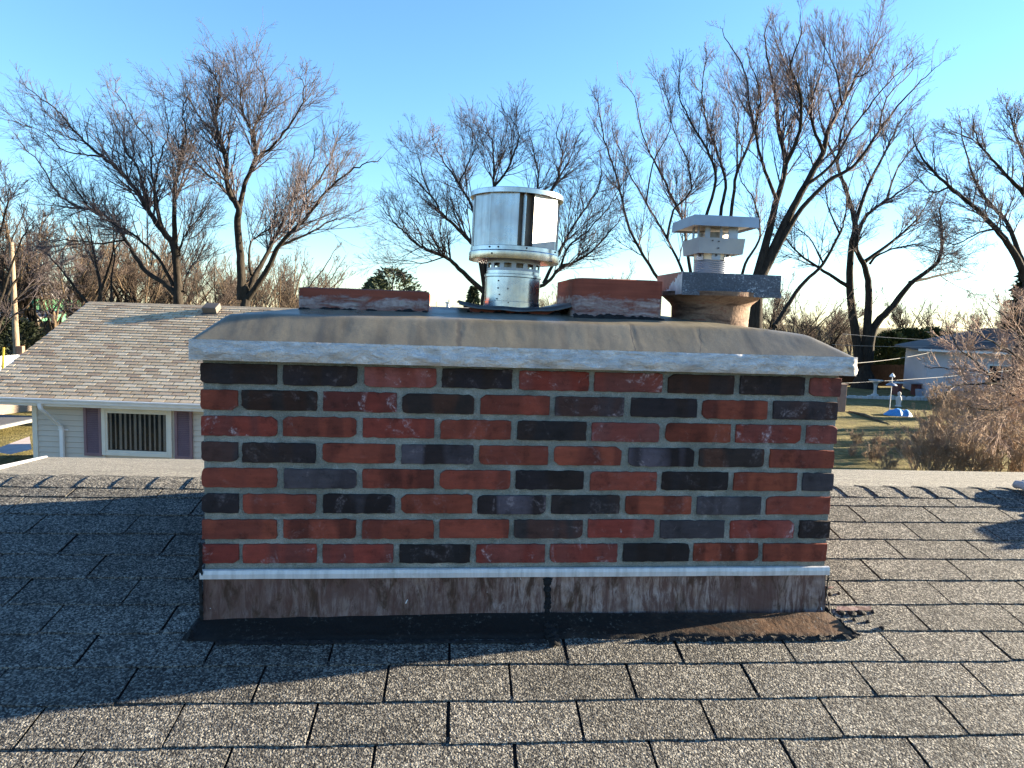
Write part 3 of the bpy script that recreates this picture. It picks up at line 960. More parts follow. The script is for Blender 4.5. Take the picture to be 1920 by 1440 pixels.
tar_strip([rp(-.80, -.104, .008), rp(-.3, -.104, .008), rp(.03, -.104, .008)], .009, (0, 0, 1), 10., .006, 110)
tr.build('tar_sealant', MAT_TAR, chim, smooth=False)
# shingle-high pieces of step flashing peeping out on the right
for (u, v, w, hh) in ((.892, .020, .105, .020), (.885, .128, .05, .008)):
    mb = MB(); mb.obox(rp(u, v, .009), RX*w, RV*hh+RX*.012, RN*.0015)
    mb.build('step_flashing', MAT_FLASH, chim)
for seed, (u, v, w) in enumerate(((.905, .012, .012), (.935, .010, .014), (.965, .012, .012), (.925, -.02, .006), (.915, .10, .007), (.945, .104, .005), (.96, -.028, .006), (1.0, .016, .006), (.985, -.055, .007))):
    mb = MB(); c0 = rp(u, v, .010)
    mb.lathe(c0, [(0.0004, .005), (w*.6, .004), (w, 0), (w, -.003)], 9)
    mb.v = [tuple(Vector(p)+Vector((nz(p[0]*90, p[1]*90, 1.), nz(p[0]*90, p[1]*90, 5.), .3*nz(p[0]*120, p[1]*90, 9.)))*w*.5) for p in mb.v]
    mb.build('tar_blob', MAT_TAR, chim)

# ------------------------------------------------------------------ round metal chimney cap
RC = Vector((.820, .335, .678))
cap = empty('round_chimney_cap', RC, 'shiny round stainless steel chimney cap with drum panels and flat lid on a short pipe', 'chimney cap')
TI = Matrix.Rotation(R(1.3), 3, 'Y') @ Matrix.Rotation(R(-.6), 3, 'X')
def lz(prof, name, mat_, n=56, parent=cap, sm='auto'):
    mb = MB(); mb.lathe(RC, prof, n, TI); return mb.build(name, mat_, parent, smooth=sm)
pr = .0845
pipe = lz([(pr+.002, -.012), (pr+.002, .006), (pr, .007), (pr, .078), (pr+.003, .080), (pr+.003, .087), (pr-.003, .089), (pr-.003, .098), (pr-.006, .098), (pr-.006, -.012)], 'pipe', MAT_STEEL)
lz([(.05, .08), (.05, .30)], 'inner_flue', MAT_DARKMETAL)
# slotted neck: a ring of bars between two hoops
nk = MB(); rn = pr-.003
nk.lathe(RC, [(rn, .098), (rn, .106), (rn-.002, .106), (rn-.002, .098)], 56, TI)
nk.lathe(RC, [(rn, .120), (rn, .134), (rn-.002, .134), (rn-.002, .120)], 56, TI)
for k in range(14):
    w = 2*math.pi*(k+.3)/14
    def PP(a, r_, h): return RC + TI @ Vector((r_*math.cos(a), r_*math.sin(a), h))
    nk.add([PP(w-.09, rn, .105), PP(w+.09, rn, .105), PP(w+.09, rn, .121), PP(w-.09, rn, .121),
            PP(w-.09, rn-.002, .105), PP(w+.09, rn-.002, .105), PP(w+.09, rn-.002, .121), PP(w-.09, rn-.002, .121)],
           [(0,1,2,3), (5,4,7,6), (0,3,7,4), (1,5,6,2)])
nk.build('slotted_neck', MAT_GALV, cap)
rr_ = .1385
lz([(rr_, .128), (rr_+.0006, .130), (rr_+.0006, .150), (rr_-.001, .152), (rr_-.003, .1535), (rr_-.003, .165), (rr_-.006, .1665), (rr_-.007, .150), (rr_-.003, .130), (rr_-.002, .128), (rr_, .128)], 'ring_band', MAT_STEEL)
lz([(.052, .1505), (rr_-.008, .150), (rr_-.008, .1515), (.052, .152)], 'ring_plate', MAT_GALV)
# drum panels: bent sheets with gaps between; angles measured in the cap's own plan
def ang(x_px):   # plan angle on the drum of the point seen at photo column x_px
    vd = math.atan2(RC.y-CAM[1], RC.x-CAM[0])           # heading from camera to cap
    sidew = (x_px-969.5)/82.0
    return (vd+math.pi) + math.asin(max(-1, min(1, sidew)))
ZL, ZH = .163, .318
def drum_panel(xs, name='drum_panel', r0=.1335, lip=.006, label=None, mat_p=None):
    mb = MB()
    A = [ang(x) if not isinstance(x, float) else x for x in xs]
    pts = [(r0*math.cos(a), r0*math.sin(a)) for a in A]
    # turned-in lips at both ends
    def inn(p, q):
        d_ = Vector((-p[0], -p[1])).normalized()
        return (p[0]+d_[0]*.014, p[1]+d_[1]*.014)
    pts = [inn(pts[0], 0)] + pts + [inn(pts[-1], 0)]
    vs = []
    for p in pts:
        for h in (ZL, ZL+.05, ZL+.10, ZH): vs.append(RC+TI @ Vector((p[0], p[1], h)))
    n2 = len(vs)
    for p in pts:
        l_ = math.hypot(*p); kk = (l_-.0015)/l_
        for h in (ZL, ZL+.05, ZL+.10, ZH): vs.append(RC+TI @ Vector((p[0]*kk, p[1]*kk, h)))
    fs = []
    for i in range(len(pts)-1):
        for k in range(3):
            a = i*4+k; fs += [(a, a+4, a+5, a+1), (n2+a, n2+a+1, n2+a+5, n2+a+4)]
        fs += [(i*4+3, i*4+7, n2+i*4+7, n2+i*4+3)]
    mb.add(vs, fs)
    o = mb.build(name, mat_p or MAT_PANEL, cap)
    if label: o['label'] = label
    return o
aA = ang(977); aB = ang(1000)
drum_panel([894, 923, 974])
a_end = ang(1046)
drum_panel([1001, 1043], mat_p=metal_mat('satin_steel_panel', (.40,.40,.40), .52, .15, .2, (60,60,2.), .1))
step = R(58)
drum_panel([a_end+R(24), a_end+R(58), a_end+R(82)])
drum_panel([a_end+R(95), a_end+R(130), a_end+R(160)])
drum_panel([a_end+R(173), a_end+R(200), a_end+R(222)])
# channel post in the gap
ch = MB()
for a, w in ((ang(985.5), .006), (ang(889), .006), (a_end+R(18), .006), (a_end+R(88), .006), (a_end+R(166), .006)):
    ch.tube([RC+TI @ Vector((.120*math.cos(a), .120*math.sin(a), h)) for h in (ZL, ZH)], w, 10)
ch.build('channel_post', MAT_STEEL, cap, smooth='auto')
lz([(.106, ZL), (.106, ZH)], 'inner_drum', simple('brownish_inner_metal', (.21,.175,.145), .45, .3, var=.25, scale=12.), 32)
lz([(.0005, .3195), (.1405, .3165), (.1425, .316), (.1428, .329), (.1415, .3305), (.06, .3345), (.0005, .3355)], 'lid', MAT_STEEL)
sc_ = MB()
def screw(mb, a, r_, h, s_=.0028):
    c0 = Vector((r_*math.cos(a), r_*math.sin(a), h)); nn = Vector((math.cos(a), math.sin(a), 0))
    t1 = Vector((-math.sin(a), math.cos(a), 0)); vs = []
    for dz, rad in ((0, s_), (.0022, s_*.9), (.0030, s_*.3)):
        for k in range(8): vs.append(RC + TI @ (c0+nn*dz+(t1*math.cos(k*math.pi/4)+Vector((0,0,1))*math.sin(k*math.pi/4))*rad))
    fs = [(j*8+k, j*8+(k+1) % 8, (j+1)*8+(k+1) % 8, (j+1)*8+k) for j in range(2) for k in range(8)]+[tuple(16+k for k in range(8))]
    mb.add(vs, fs)
def ang2(x_px, cx, hw): return (math.atan2(RC.y-CAM[1], RC.x-CAM[0])+math.pi)+math.asin((x_px-cx)/hw)
for x, h in ((921, .160), (937, .160), (988, .160), (1042, .160)):
    mb = MB(); screw(mb, ang2(x, 966, 84), rr_-.003, h); mb.build('screw', MAT_SCREW, cap)
for x, h in ((927, .141),):
    mb = MB(); screw(mb, ang2(x, 966, 84), rr_+.0006, h); mb.build('screw', MAT_SCREW, cap)
for x, h in ((938, .066), (938, .044), (941, .025), (937, .012), (956, .043), (958, .002), (1006, .034)):
    mb = MB(); screw(mb, ang2(x, 964, 52), pr, h, .0024); mb.build('screw', MAT_SCREW, cap)
# crumpled flashing sheet the cap stands on
fp = MB()
def fpf(a, b):
    x = .655+a*.345; y = .222+b*.32
    z = .674 + .003*nz(x*14, y*10) + .016*max(0, (a-.72)/.28)**1.5 + .010*max(0, (.16-a)/.16) + (-.006*math.sin(a*math.pi))
    if b < .03: z -= .010+.005*nz(x*20, 3.)
    return Vector((x, y+.006*nz(x*18, 5.), z))
fp.grid(60, 16, fpf)
n0 = len(fp.v); fp.v += [(x, y, z-.003) for x, y, z in fp.v]; 
fp.f += [tuple(i+n0 for i in f[::-1]) for f in fp.f[:60*16]]
W = 61
for i in range(60): fp.f.append((i, i+n0, i+1+n0, i+1))
fp.build('base_sheet', metal_mat('tarnished_bent_sheet', (.20,.205,.20), .5, .2, .5, (20,20,20), .3, (.10,.09,.08)), cap, smooth=True, fix=False)

# ------------------------------------------------------------------ square metal cap and its tray
tray = empty('sheet_metal_tray', (1.47, .325, .722), 'blue-grey galvanised square tray fitted over the flared clay flue', 'metal tray')
tx0, tx1, ty0, ty1, tz0, tz1 = 1.315, 1.622, .203, .450, .7235, .789
tm = MB(); th = .0025
tm.box((tx0, ty0, tz0), (tx1, ty0+th, tz1)); tm.box((tx1-th, ty0+th, tz0), (tx1, ty1, tz1)); tm.box((tx0+th, ty1-th, tz0), (tx1-th, ty1, tz1))
tm.box((tx0+th, ty0+th, tz0+.030), (tx1-th, ty1-th, tz0+.033))
tm.box((tx0-.001, ty0-.004, tz0-.002), (tx1+.003, ty0-.0005, tz0+.010))
tm.build('tray_body', MAT_TRAY, tray)
mb = MB(); mb.box((tx0, ty0+th+.001, tz0), (tx0+th, ty1-.001, tz1+.001)); o = mb.build('tray_side', MAT_PEEL, tray); o['label'] = 'side panel with peeling rust-red paint'
mb = MB(); mb.box((tx0+th+.001, ty0+th+.001, tz0+.05), (tx1-th-.001, ty1-th-.001, tz1-.008)); mb.build('cement_fill', MAT_CONC, tray)

sq = empty('square_chimney_cap', (1.453, .325, .785), 'small grey square metal chimney cap on a spiral flexible pipe standing in the tray', 'chimney cap')
fx = MB(); SC = Vector((1.450, .325, 0))
prof = []
for i in range(61):
    z = .775+.062*i/60; prof.append((.0545+.0022*math.sin(i/60*2*math.pi*10), z))
fx.lathe(SC, prof, 40)
vv = []
for i, p in enumerate(fx.v):                                   # slant the corrugations into a loose spiral
    dx = p[0]-SC.x; vv.append((p[0], p[1], p[2]+dx*-.09*(1 if .778 < p[2] < .835 else 0)))
fx.v = vv
fx.build('spiral_pipe', MAT_GALV, sq, smooth=True)
mb = MB(); mb.lathe(SC, [(.056, .835), (.0565, .85), (.0565, .868)], 40); mb.build('collar', simple('cream_collar', (.55,.50,.40), .6), sq, smooth='auto')
for a in (-100, -60, -150):
    mb = MB(); w = R(a); p = SC+Vector((.0572*math.cos(w), .0572*math.sin(w), .834)); t1 = Vector((-math.sin(w), math.cos(w), 0))
    mb.obox(p-t1*.013, t1*.026, Vector((math.cos(w), math.sin(w), 0))*.0015, Vector((0,0,.026)))
    mb.build('collar_tab', MAT_GALV, sq)
    mb = MB(); c0 = p+Vector((math.cos(w), math.sin(w), 0))*.003+Vector((0,0,.014))
    mb.tube([c0-Vector((math.cos(w), math.sin(w), 0))*.001, c0+Vector((math.cos(w), math.sin(w), 0))*.002], .004, 10); mb.build('screw', MAT_SCREW, sq)
def sqring(h, z0, z1, name, flare=0., th=.0022, mat_=MAT_GALV, cx=SC.x, cy=SC.y):
    mb = MB()
    for a, b in ((1, 0), (0, 1), (-1, 0), (0, -1)):
        n_ = Vector((a, b, 0)); t_ = Vector((-b, a, 0))
        hb = h-flare
        P = [Vector((cx, cy, z0))+n_*hb-t_*hb, Vector((cx, cy, z0))+n_*hb+t_*hb, Vector((cx, cy, z1))+n_*h+t_*h, Vector((cx, cy, z1))+n_*h-t_*h]
        mb.add(P+[p-n_*th for p in P], [(0,1,2,3), (7,6,5,4), (0,4,5,1), (3,2,6,7)])
    return mb.build(name, mat_, sq)
sqring(.0735, .852, .899, 'lower_band', .004)
mb = MB(); mb.box((SC.x-.068, SC.y-.068, .862), (SC.x+.068, SC.y+.068, .864)); mb.build('lower_plate', MAT_GALV, sq)
for i, (a, b, wx, wy) in enumerate(((-.052, -.066, .016, .002), (.022, -.066, .030, .002), (-.066, -.01, .002, .016), (.064, .0, .002, .02), (-.02, .064, .02, .002), (-.066, -.05, .002, .012), (-.005, -.066, .008, .002))):
    mb = MB(); mb.box((SC.x+a, SC.y+b, .895), (SC.x+a+wx, SC.y+b+wy, .936)); mb.build('post', MAT_GALV, sq)
mb = MB(); mb.lathe(SC, [(.045, .865), (.045, .92)], 24); mb.build('inner_pipe', MAT_DARKMETAL, sq, smooth='auto')
sqring(.100, .930, .960, 'lid_skirt', -.002)
mb = MB(); mb.box((SC.x-.0985, SC.y-.0985, .9585), (SC.x+.0985, SC.y+.0985, .9615)); mb.build('lid_top', MAT_GALV, sq)
mb = MB(); mb.box((SC.x-.094, SC.y-.094, .9365), (SC.x+.094, SC.y+.094, .938)); mb.build('lid_underside', simple('pale_underside', (.62,.58,.5), .6), sq)
for dx, z in ((-.03, .888), (-.03, .868), (-.05, .89)):
    mb = MB(); mb.tube([(SC.x+dx+.02, SC.y-.0722, z), (SC.x+dx+.02, SC.y-.076, z)], .0022, 8); mb.build('screw', MAT_SCREW, sq)
# glob of sealant on the tray
# ------------------------------------------------------------------ glove on the right, and an unseen shadow caster added beyond it
gp = rp(2.085, .765, .022)
gl = MB()
def finger(mb, pts, r0): mb.tube([Vector(p) for p in pts], [r0*.75, r0, r0*.98, r0*1.02, r0*.95, r0*.9][:len(pts)], 10)
dirs = [(-.012, .0), (.022, .006), (.056, .004), (.088, -.004)]
for i, (dx, dy) in enumerate(dirs):
    finger(gl, [gp+RX*(dx)+RV*(.052+dy)-RN*.004, gp+RX*dx+RV*(.045+dy)+RN*.008, gp+RX*dx+RV*(.02+dy)+RN*.016, gp+RX*(dx+.002)+RV*(-.01)+RN*.016, gp+RX*(dx*.9+.006)+RV*(-.045)+RN*.008], .0165)
gl.tube([gp+RX*-.035+RV*-.045-RN*.006, gp+RX*-.03+RV*-.06, gp+RX*-.008+RV*-.075+RN*.004, gp+RX*.03+RV*-.08+RN*.006], [.011, .0145, .016, .018], 10)
def palm(a, b):
    w = 2*math.pi*a; k = math.sin(b*math.pi)**.35 if 0 < b < 1 else .05
    c0 = gp+RX*(.042+.02*b)+RV*(-.035-.075*b)+RN*.004
    return c0+RX*(.058*k*math.cos(w))+RN*(.022*k*math.sin(w))
gl.grid(16, 8, palm)
glove = gl.build('work_glove', MAT_GLOVE, None, origin=gp, smooth=True)
tag(glove, 'pale grey work glove resting on the roof ridge at the right edge', 'glove')
mb = MB(); cc = gp+RX*.064+RV*-.112+RN*.004
mb.tube([cc, cc+RX*.012+RV*-.04], [.048, .054], 14); ORIG[glove.name] = gp
mb.v = [tuple(cc+ (Vector(p)-cc) - RN*((Vector(p)-cc).dot(RN)*.55)) for p in mb.v]
mb.build('cuff', MAT_CUFF, glove, smooth='auto')
bg_ = empty('shadow_caster', rp(2.95, .70), 'unseen grey bag-shaped shadow caster added on the roof right of the glove', 'shadow caster')  # bag-shaped block added outside the frame to cast the shadow by the glove
mb = MB(); mb.box((-.2, -.10, 0), (.2, .10, .20)); mb.v = [tuple(rp(2.95+p[0]*(1-p[2]*.6), .70+p[1]*(1-p[2]*2.2), .008+p[2])) for p in mb.v]; mb.build('caster_body', MAT_CANVAS, bg_, bevel=.02)
for sgn in (-1, 1):
    mb = MB(); mb.tube([rp(2.95-.1+.2*t_, .70+sgn*.055, .19+.035*math.sin(t_*math.pi)) for t_ in [i/10 for i in range(11)]], .010, 8); mb.build('caster_handle', MAT_CANVAS, bg_, smooth=True)

# ------------------------------------------------------------------ neighbour house on the left
def hdir(p, q): d_ = Vector((q.x-p.x, q.y-p.y, 0)); return d_.normalized()
E1 = at(375, 757, 14.0)
HX = Vector((math.cos(R(-7.2)), math.sin(R(-7.2)), 0)); HY = Vector((-HX.y, HX.x, 0))
ze = E1.z
O = E1 - HX*4.70                          # left end of the eave
O.z = ze
HP = .50; RUN = 3.95; HLEN = 9.5
hz = Vector((0, 0, 1))
def hp(u, w, z=0.): return O + HX*u + HY*w + hz*z
def hr(u, s_, n=0.):                       # on the roof slope, s_ metres of plan run from the eave
    nn = (hz - HY*HP).normalized()
    return hp(u, s_, HP*s_) + nn*n
nb = empty('tan_roofed_house', hp(4, 3, GZ-ze), 'pale house with tan shingle roof, white gutter and mauve shutters', 'house')
mb = MB()
mb.prism([hr(.0, -.02, -.05), hr(.0, RUN, -.05), hp(.0, 2*RUN+.02, -.06), hp(.0, 2*RUN, -.02), hr(.0, RUN, -.006), hr(.0, -.02, -.006)], HX*HLEN)
nroof = mb.build('roof', MAT_DECK, nb)
ex = .128*math.cos(math.atan(HP)); tw = .285; t_id = 0
tabm = []
nn_ = (hz-HY*HP).normalized(); sl = (HY+hz*HP).normalized()
for q in range(4):
    rr = random.Random(q); m_ = bpy.data.meshes.new('shingle')
    w0 = tw-.022; L = .142; t0 = .012
    vs = [(0,0,t0-.009), (w0,0,t0-.009), (w0,L,-.003), (0,L,-.003), (0,rr.uniform(-.002,.002),t0), (w0,rr.uniform(-.002,.002),t0), (w0,L,.003), (0,L,.003)]
    m_.from_pydata(vs, [], [(0,3,2,1),(4,5,6,7),(0,1,5,4),(1,2,6,5),(2,3,7,6),(3,0,4,7)]); m_.materials.append(MAT_TAN_SHINGLE); tabm.append(m_)
HRM = Matrix((HX, sl, nn_)).transposed().to_4x4()
field = MB(); n_ind = 0
nrow = int(RUN/ex)
for j in range(nrow):
    s0 = j*ex; off = (j % 2)*tw*.5+random.uniform(-.03, .03)
    n_t = int(HLEN/tw)+2
    for i in range(-1, n_t):
        u = i*tw+off
        u2 = min(u+tw-.022, HLEN); u = max(u, -.03); wdt = u2-u
        if wdt < .03: continue
        c0 = hr(u+tw/2, s0)
        q_ = np.array(c0)-CAM; zz = q_ @ FW; px = 960+F_PX*(q_ @ RT)/zz
        if n_ind < 292 and -30 < px < 400 and j < 24 and wdt > tw-.03:
            o = bpy.data.objects.new('shingle', random.choice(tabm)); col.objects.link(o); o.parent = nroof
            w = HRM.copy(); w.translation = hr(u, s0) - ORIG[nroof.name]; o.matrix_local = w; n_ind += 1
        else:
            a = hr(u, s0, .002); field.obox(a, HX*wdt, sl*.142-nn_*.011, nn_*.013)
# the joined rest keeps one tone per tab through a face attribute
me_o = field.build('shingle_field', None, nroof, fix=False); me_o['kind'] = 'stuff'
me_o.data.materials.append(tan_mat('tan_granule_shingle_field', 'tone'))
at_ = me_o.data.attributes.new('tone', 'FLOAT', 'FACE')
nfac = len(me_o.data.polygons); at_.data.foreach_set('value', np.repeat(rng.random(nfac//6), 6)[:nfac].astype(np.float32))
# ridge caps of the neighbour
rc = MB()
for i in range(int(HLEN/.14)):
    u = i*.14; rc.prism([hr(u, RUN-.14, .010), hr(u, RUN-.02, .012), hp(u, RUN+.14, HP*(RUN-.14)+.010), hp(u, RUN+.14, HP*(RUN-.14)+.002), hr(u, RUN-.01, .004), hr(u, RUN-.14, .002)], HX*.137)
o = rc.build('ridge_shingle_row', MAT_TAN_SHINGLE, nroof); o['kind'] = 'stuff'
# roof vent
vp = at(400, 583, 17.5)
mb = MB(); vu = (vp-O).dot(HX); vs_ = (vp-O).dot(HY); vs_ = min(vs_, RUN-.25)
for s1, s2, z1, z2, u1, u2 in ((0, .30, .0, .16, 0, .36),):
    mb.obox(hr(vu-.2, vs_-.15, .01), HX*.36, sl*.30, nn_*.16)
mb.build('roof_vent', simple('weathered_vent_metal', (.10,.085,.07), .6), nroof, bevel=.02)
mb = MB(); mb.obox(hr(vu-.24, vs_-.20, .004), HX*.44, sl*.40, nn_*.008); mb.build('vent_flange', MAT_DARKROOF, nroof)
# rake boards + fascia + soffit + gutter
mb = MB(); mb.prism([hr(-.03, -.02, -.16), hr(-.03, RUN, -.16), hr(-.03, RUN, -.004), hr(-.03, -.02, -.004)], HX*.028); mb.build('rake_board', MAT_WHITE, nroof)
WOV = .42
mb = MB(); mb.obox(hp(0, .0, -.16), HX*HLEN, HY*.025, hz*.15); mb.build('fascia', MAT_WHITE, nb)
mb = MB(); mb.obox(hp(0, .027, -.165), HX*HLEN, HY*WOV, hz*.012); mb.build('soffit', MAT_WHITE, nb)
gt = MB()
gprof = [(-.004, -.010), (-.004, -.115), (-.075, -.115), (-.088, -.090), (-.095, -.060), (-.115, -.035), (-.120, -.010), (-.112, -.006), (-.108, -.020), (-.085, -.06), (-.07, -.105), (-.012, -.105), (-.012, -.01)]
gt.prism([hp(-.05, a, b+.01) for a, b in gprof], HX*(HLEN+.1))
gt.build('gutter', MAT_WHITE, nb)
# wall siding boards
wl = at(57, 800, 14.35); wu0 = (wl-O).dot(HX)
WZ = GZ-ze
bd_h = .1145; nb_b = int((-.17-WZ)/bd_h)
WIN = [(at(x, 800, 14.2)-O).dot(HX) for x in (174, 310)]
WINB = (at(240, 862, 14.2)-O).z
for i in range(nb_b):
    z1 = -.168-i*bd_h
    for ua_, ub_ in (((wu0, WIN[0]+.05), (WIN[1]-.05, HLEN-.4)) if z1 > WINB-.02 else ((wu0, HLEN-.4),)):
        mb = MB(); mb.prism([hp(ua_, WOV, z1), hp(ua_, WOV+.02, z1), hp(ua_, WOV+.02, z1-bd_h+.012), hp(ua_, WOV-.004, z1-bd_h+.008), hp(ua_, WOV-.022, z1-bd_h+.008), hp(ua_, WOV-.020, z1-bd_h+.014)], HX*(ub_-ua_))
        mb.build('siding_board', MAT_SIDING, nb)
mb = MB(); mb.obox(hp(wu0-.0, WOV+.022, WZ-.2), HX*(HLEN-wu0-.4), HY*.15, hz*(-.17-WZ+.2))
mb.obox(hp(wu0, WOV+.18, WZ-.2), HX*.15, HY*(2*RUN-1.0), hz*(-.17-WZ+.2))
mb.build('wall', MAT_SIDING, nb)
mb = MB(); mb.obox(hp(wu0-.09, WOV-.03, WZ-.1), HX*.10, HY*.12, hz*(-.17-WZ+.1)); mb.build('corner_board', MAT_TRIM, nb)
# downspout
du = (at(98, 800, 14.2)-O).dot(HX); du0 = (at(66, 770, 13.9)-O).dot(HX)
ds = MB()
def sqtube(mb, pts, hw, hd):
    n = len(pts); vs = []
    for p in pts:
        for a, b in ((-1,-1), (1,-1), (1,1), (-1,1)): vs.append(Vector(p)+HX*a*hw+HY*b*hd)
    fs = [(i*4+k, i*4+(k+1) % 4, (i+1)*4+(k+1) % 4, (i+1)*4+k) for i in range(n-1) for k in range(4)]+[(3,2,1,0), tuple((n-1)*4+k for k in range(4))]
    mb.add(vs, fs)
sqtube(ds, [hp(du0, -.05, -.09), hp(du0, -.05, -.16), hp(du0+.01, -.04, -.22), hp(du0+.06, .02, -.30), hp(du-.05, WOV-.14, -.55), hp(du-.01, WOV-.08, -.62), hp(du, WOV-.06, -.70), hp(du, WOV-.06, WZ+.2)], .036, .028)
dso = ds.build('downspout', MAT_WHITE, nb)
mb = MB(); mb.obox(hp(du-.11, WOV-.022, -.72), HX*.22, HY*.012, hz*.03); mb.build('strap', MAT_WHITE, dso)
# window
wu_a, wu_b = WIN; wz_t = -.19; wz_b = (at(240, 862, 14.2)-O).z
wn_ = empty('window', hp((wu_a+wu_b)/2, WOV-.03, wz_b)); wn_.location = hp((wu_a+wu_b)/2, WOV-.03, wz_b)-ORIG[nb.name]; wn_.parent = nb
fr = MB(); fw = .085
fr.obox(hp(wu_a, WOV-.05, wz_b), HX*fw, HY*.07, hz*(wz_t-wz_b)); fr.obox(hp(wu_b-fw, WOV-.05, wz_b), HX*fw, HY*.07, hz*(wz_t-wz_b))
fr.obox(hp(wu_a+fw, WOV-.05, wz_t-.09), HX*(wu_b-wu_a-2*fw), HY*.07, hz*.09); fr.obox(hp(wu_a+fw, WOV-.05, wz_b), HX*(wu_b-wu_a-2*fw), HY*.07, hz*.08)
fr.build('frame', MAT_TRIM, wn_, bevel=.008)
fr2 = MB(); fi = .035
A0, B0, C0, D0 = wu_a+fw, wu_b-fw, wz_b+.08, wz_t-.09
fr2.obox(hp(A0, WOV-.035, C0), HX*fi, HY*.05, hz*(D0-C0)); fr2.obox(hp(B0-fi, WOV-.035, C0), HX*fi, HY*.05, hz*(D0-C0))
fr2.obox(hp(A0+fi, WOV-.035, C0), HX*(B0-A0-2*fi), HY*.05, hz*fi); fr2.obox(hp(A0+fi, WOV-.035, D0-fi), HX*(B0-A0-2*fi), HY*.05, hz*fi)
fr2.build('sash', MAT_TRIM, wn_)
mb = MB(); mb.obox(hp(A0+fi, WOV-.014, C0+fi), HX*(B0-A0-2*fi), HY*.004, hz*(D0-C0-2*fi)); mb.build('pane', MAT_GLASS, wn_)
mb = MB(); mb.obox(hp(A0, WOV+.0165, C0), HX*(B0-A0), HY*.004, hz*(D0-C0)); mb.build('dark_room', MAT_ROOMDARK, wn_)
nbl = 12
for i in range(nbl):
    u = A0+fi+(B0-A0-2*fi)*(i+.5)/nbl; mb = MB()
    a_ = R(62+random.uniform(-14, 14)); hw = .080
    mb.obox(hp(u, WOV+.003, C0+fi+.01)-HX*math.cos(a_)*hw*.5-HY*.006, HX*math.cos(a_)*hw+HY*.011, HY*.0012, hz*(D0-C0-2*fi-.012)); mb.build('blind_slat', MAT_BLIND, wn_)
# shutters
for (xa, xb) in ((140, 174), (316, 350)):
    ua, ub = ((at(x, 800, 14.2)-O).dot(HX) for x in (xa, xb))
    se = MB(); zb_, zt_ = wz_b-.02, wz_t+.015
    y_ = WOV-.055
    for (a, w) in ((ua, .055), (ub-.055, .055)): se.obox(hp(a, y_, zb_), HX*w, HY*.035, hz*(zt_-zb_))
    for z in (zb_, zt_-.06): se.obox(hp(ua+.055, y_, z), HX*(ub-ua-.11), HY*.035, hz*.06)
    so = se.build('shutter', MAT_MAUVE, nb)
    nsl = 24
    for k in range(nsl):
        z = zb_+.06+(zt_-zb_-.12)*k/nsl; dz = (zt_-zb_-.12)/nsl
        mb = MB(); mb.prism([hp(ua+.055, y_+.002, z), hp(ua+.055, y_+.008, z), hp(ua+.055, y_+.034, z+dz*.8), hp(ua+.055, y_+.028, z+dz*.8)], HX*(ub-ua-.11)); mb.build('louvre', MAT_MAUVE, so)

# ------------------------------------------------------------------ trees
def tubes_np(P0, P1, R0, R1, n=3):
    """separate open prisms for many segments at once -> verts, quads"""
    D = P1-P0; L = np.linalg.norm(D, axis=1, keepdims=True); D = D/np.maximum(L, 1e-9)
    A = np.where(np.abs(D[:, 2:3]) < .9, np.array([[0, 0, 1.]]), np.array([[1., 0, 0]]))
    A = A-D*np.sum(A*D, axis=1, keepdims=True); A /= np.linalg.norm(A, axis=1, keepdims=True); B = np.cross(D, A)
    w = np.arange(n)*2*np.pi/n
    ring = A[:, None, :]*np.cos(w)[None, :, None]+B[:, None, :]*np.sin(w)[None, :, None]
    V = np.concatenate([P0[:, None, :]+ring*R0[:, None, None], P1[:, None, :]+ring*R1[:, None, None]], axis=1)   # S, 2n, 3
    S = len(P0); base = (np.arange(S)*2*n)[:, None, None]
    k = np.arange(n); k2 = (k+1) % n
    Q = np.stack([k, k2, k2+n, k+n], axis=1)[None]+base
    return V.reshape(-1, 3), Q.reshape(-1, 4)
def np_mesh(name, V, Q, mat, smooth=True):
    me = bpy.data.meshes.new(name)
    me.vertices.add(len(V)); me.vertices.foreach_set('co', np.ascontiguousarray(V, dtype=np.float32).ravel())
    m_ = Q.shape[1]
    me.loops.add(Q.size); me.loops.foreach_set('vertex_index', np.ascontiguousarray(Q, dtype=np.int32).ravel())
    me.polygons.add(len(Q)); me.polygons.foreach_set('loop_start', np.arange(len(Q), dtype=np.int32)*m_)
    me.polygons.foreach_set('use_smooth', np.full(len(Q), smooth))
    me.update(calc_edges=True); me.validate(); me.materials.append(mat)
    return me
def unit(a): return a/np.maximum(np.linalg.norm(a, axis=1, keepdims=True), 1e-9)
def crom(pts, k=5):
    pts = [np.array(p, float) for p in pts]; out = []
    for i in range(len(pts)-1):
        p0 = pts[max(i-1, 0)]; p1 = pts[i]; p2 = pts[i+1]; p3 = pts[min(i+2, len(pts)-1)]
        for j in range(k):
            t_ = j/k
            out.append(.5*((2*p1)+(-p0+p2)*t_+(2*p0-5*p1+4*p2-p3)*t_*t_+(-p0+3*p1-3*p2+p3)*t_**3))
    out.append(pts[-1]); return np.array(out)
def spawn(P, D, Rr, T, cnt, amin, amax, g):
    """children from arrays of parent nodes: P position, D heading, Rr radius, T parameter along the limb"""
    n = len(P); idx = np.repeat(np.arange(n), cnt)
    a = g.uniform(amin, amax, len(idx)); rv = g.normal(size=(len(idx), 3))
    d = D[idx]; pe = unit(rv-d*np.sum(rv*d, axis=1, keepdims=True))
    nd = unit(d*np.cos(a)[:, None]+pe*np.sin(a)[:, None])
    return P[idx], nd, Rr[idx], T[idx]
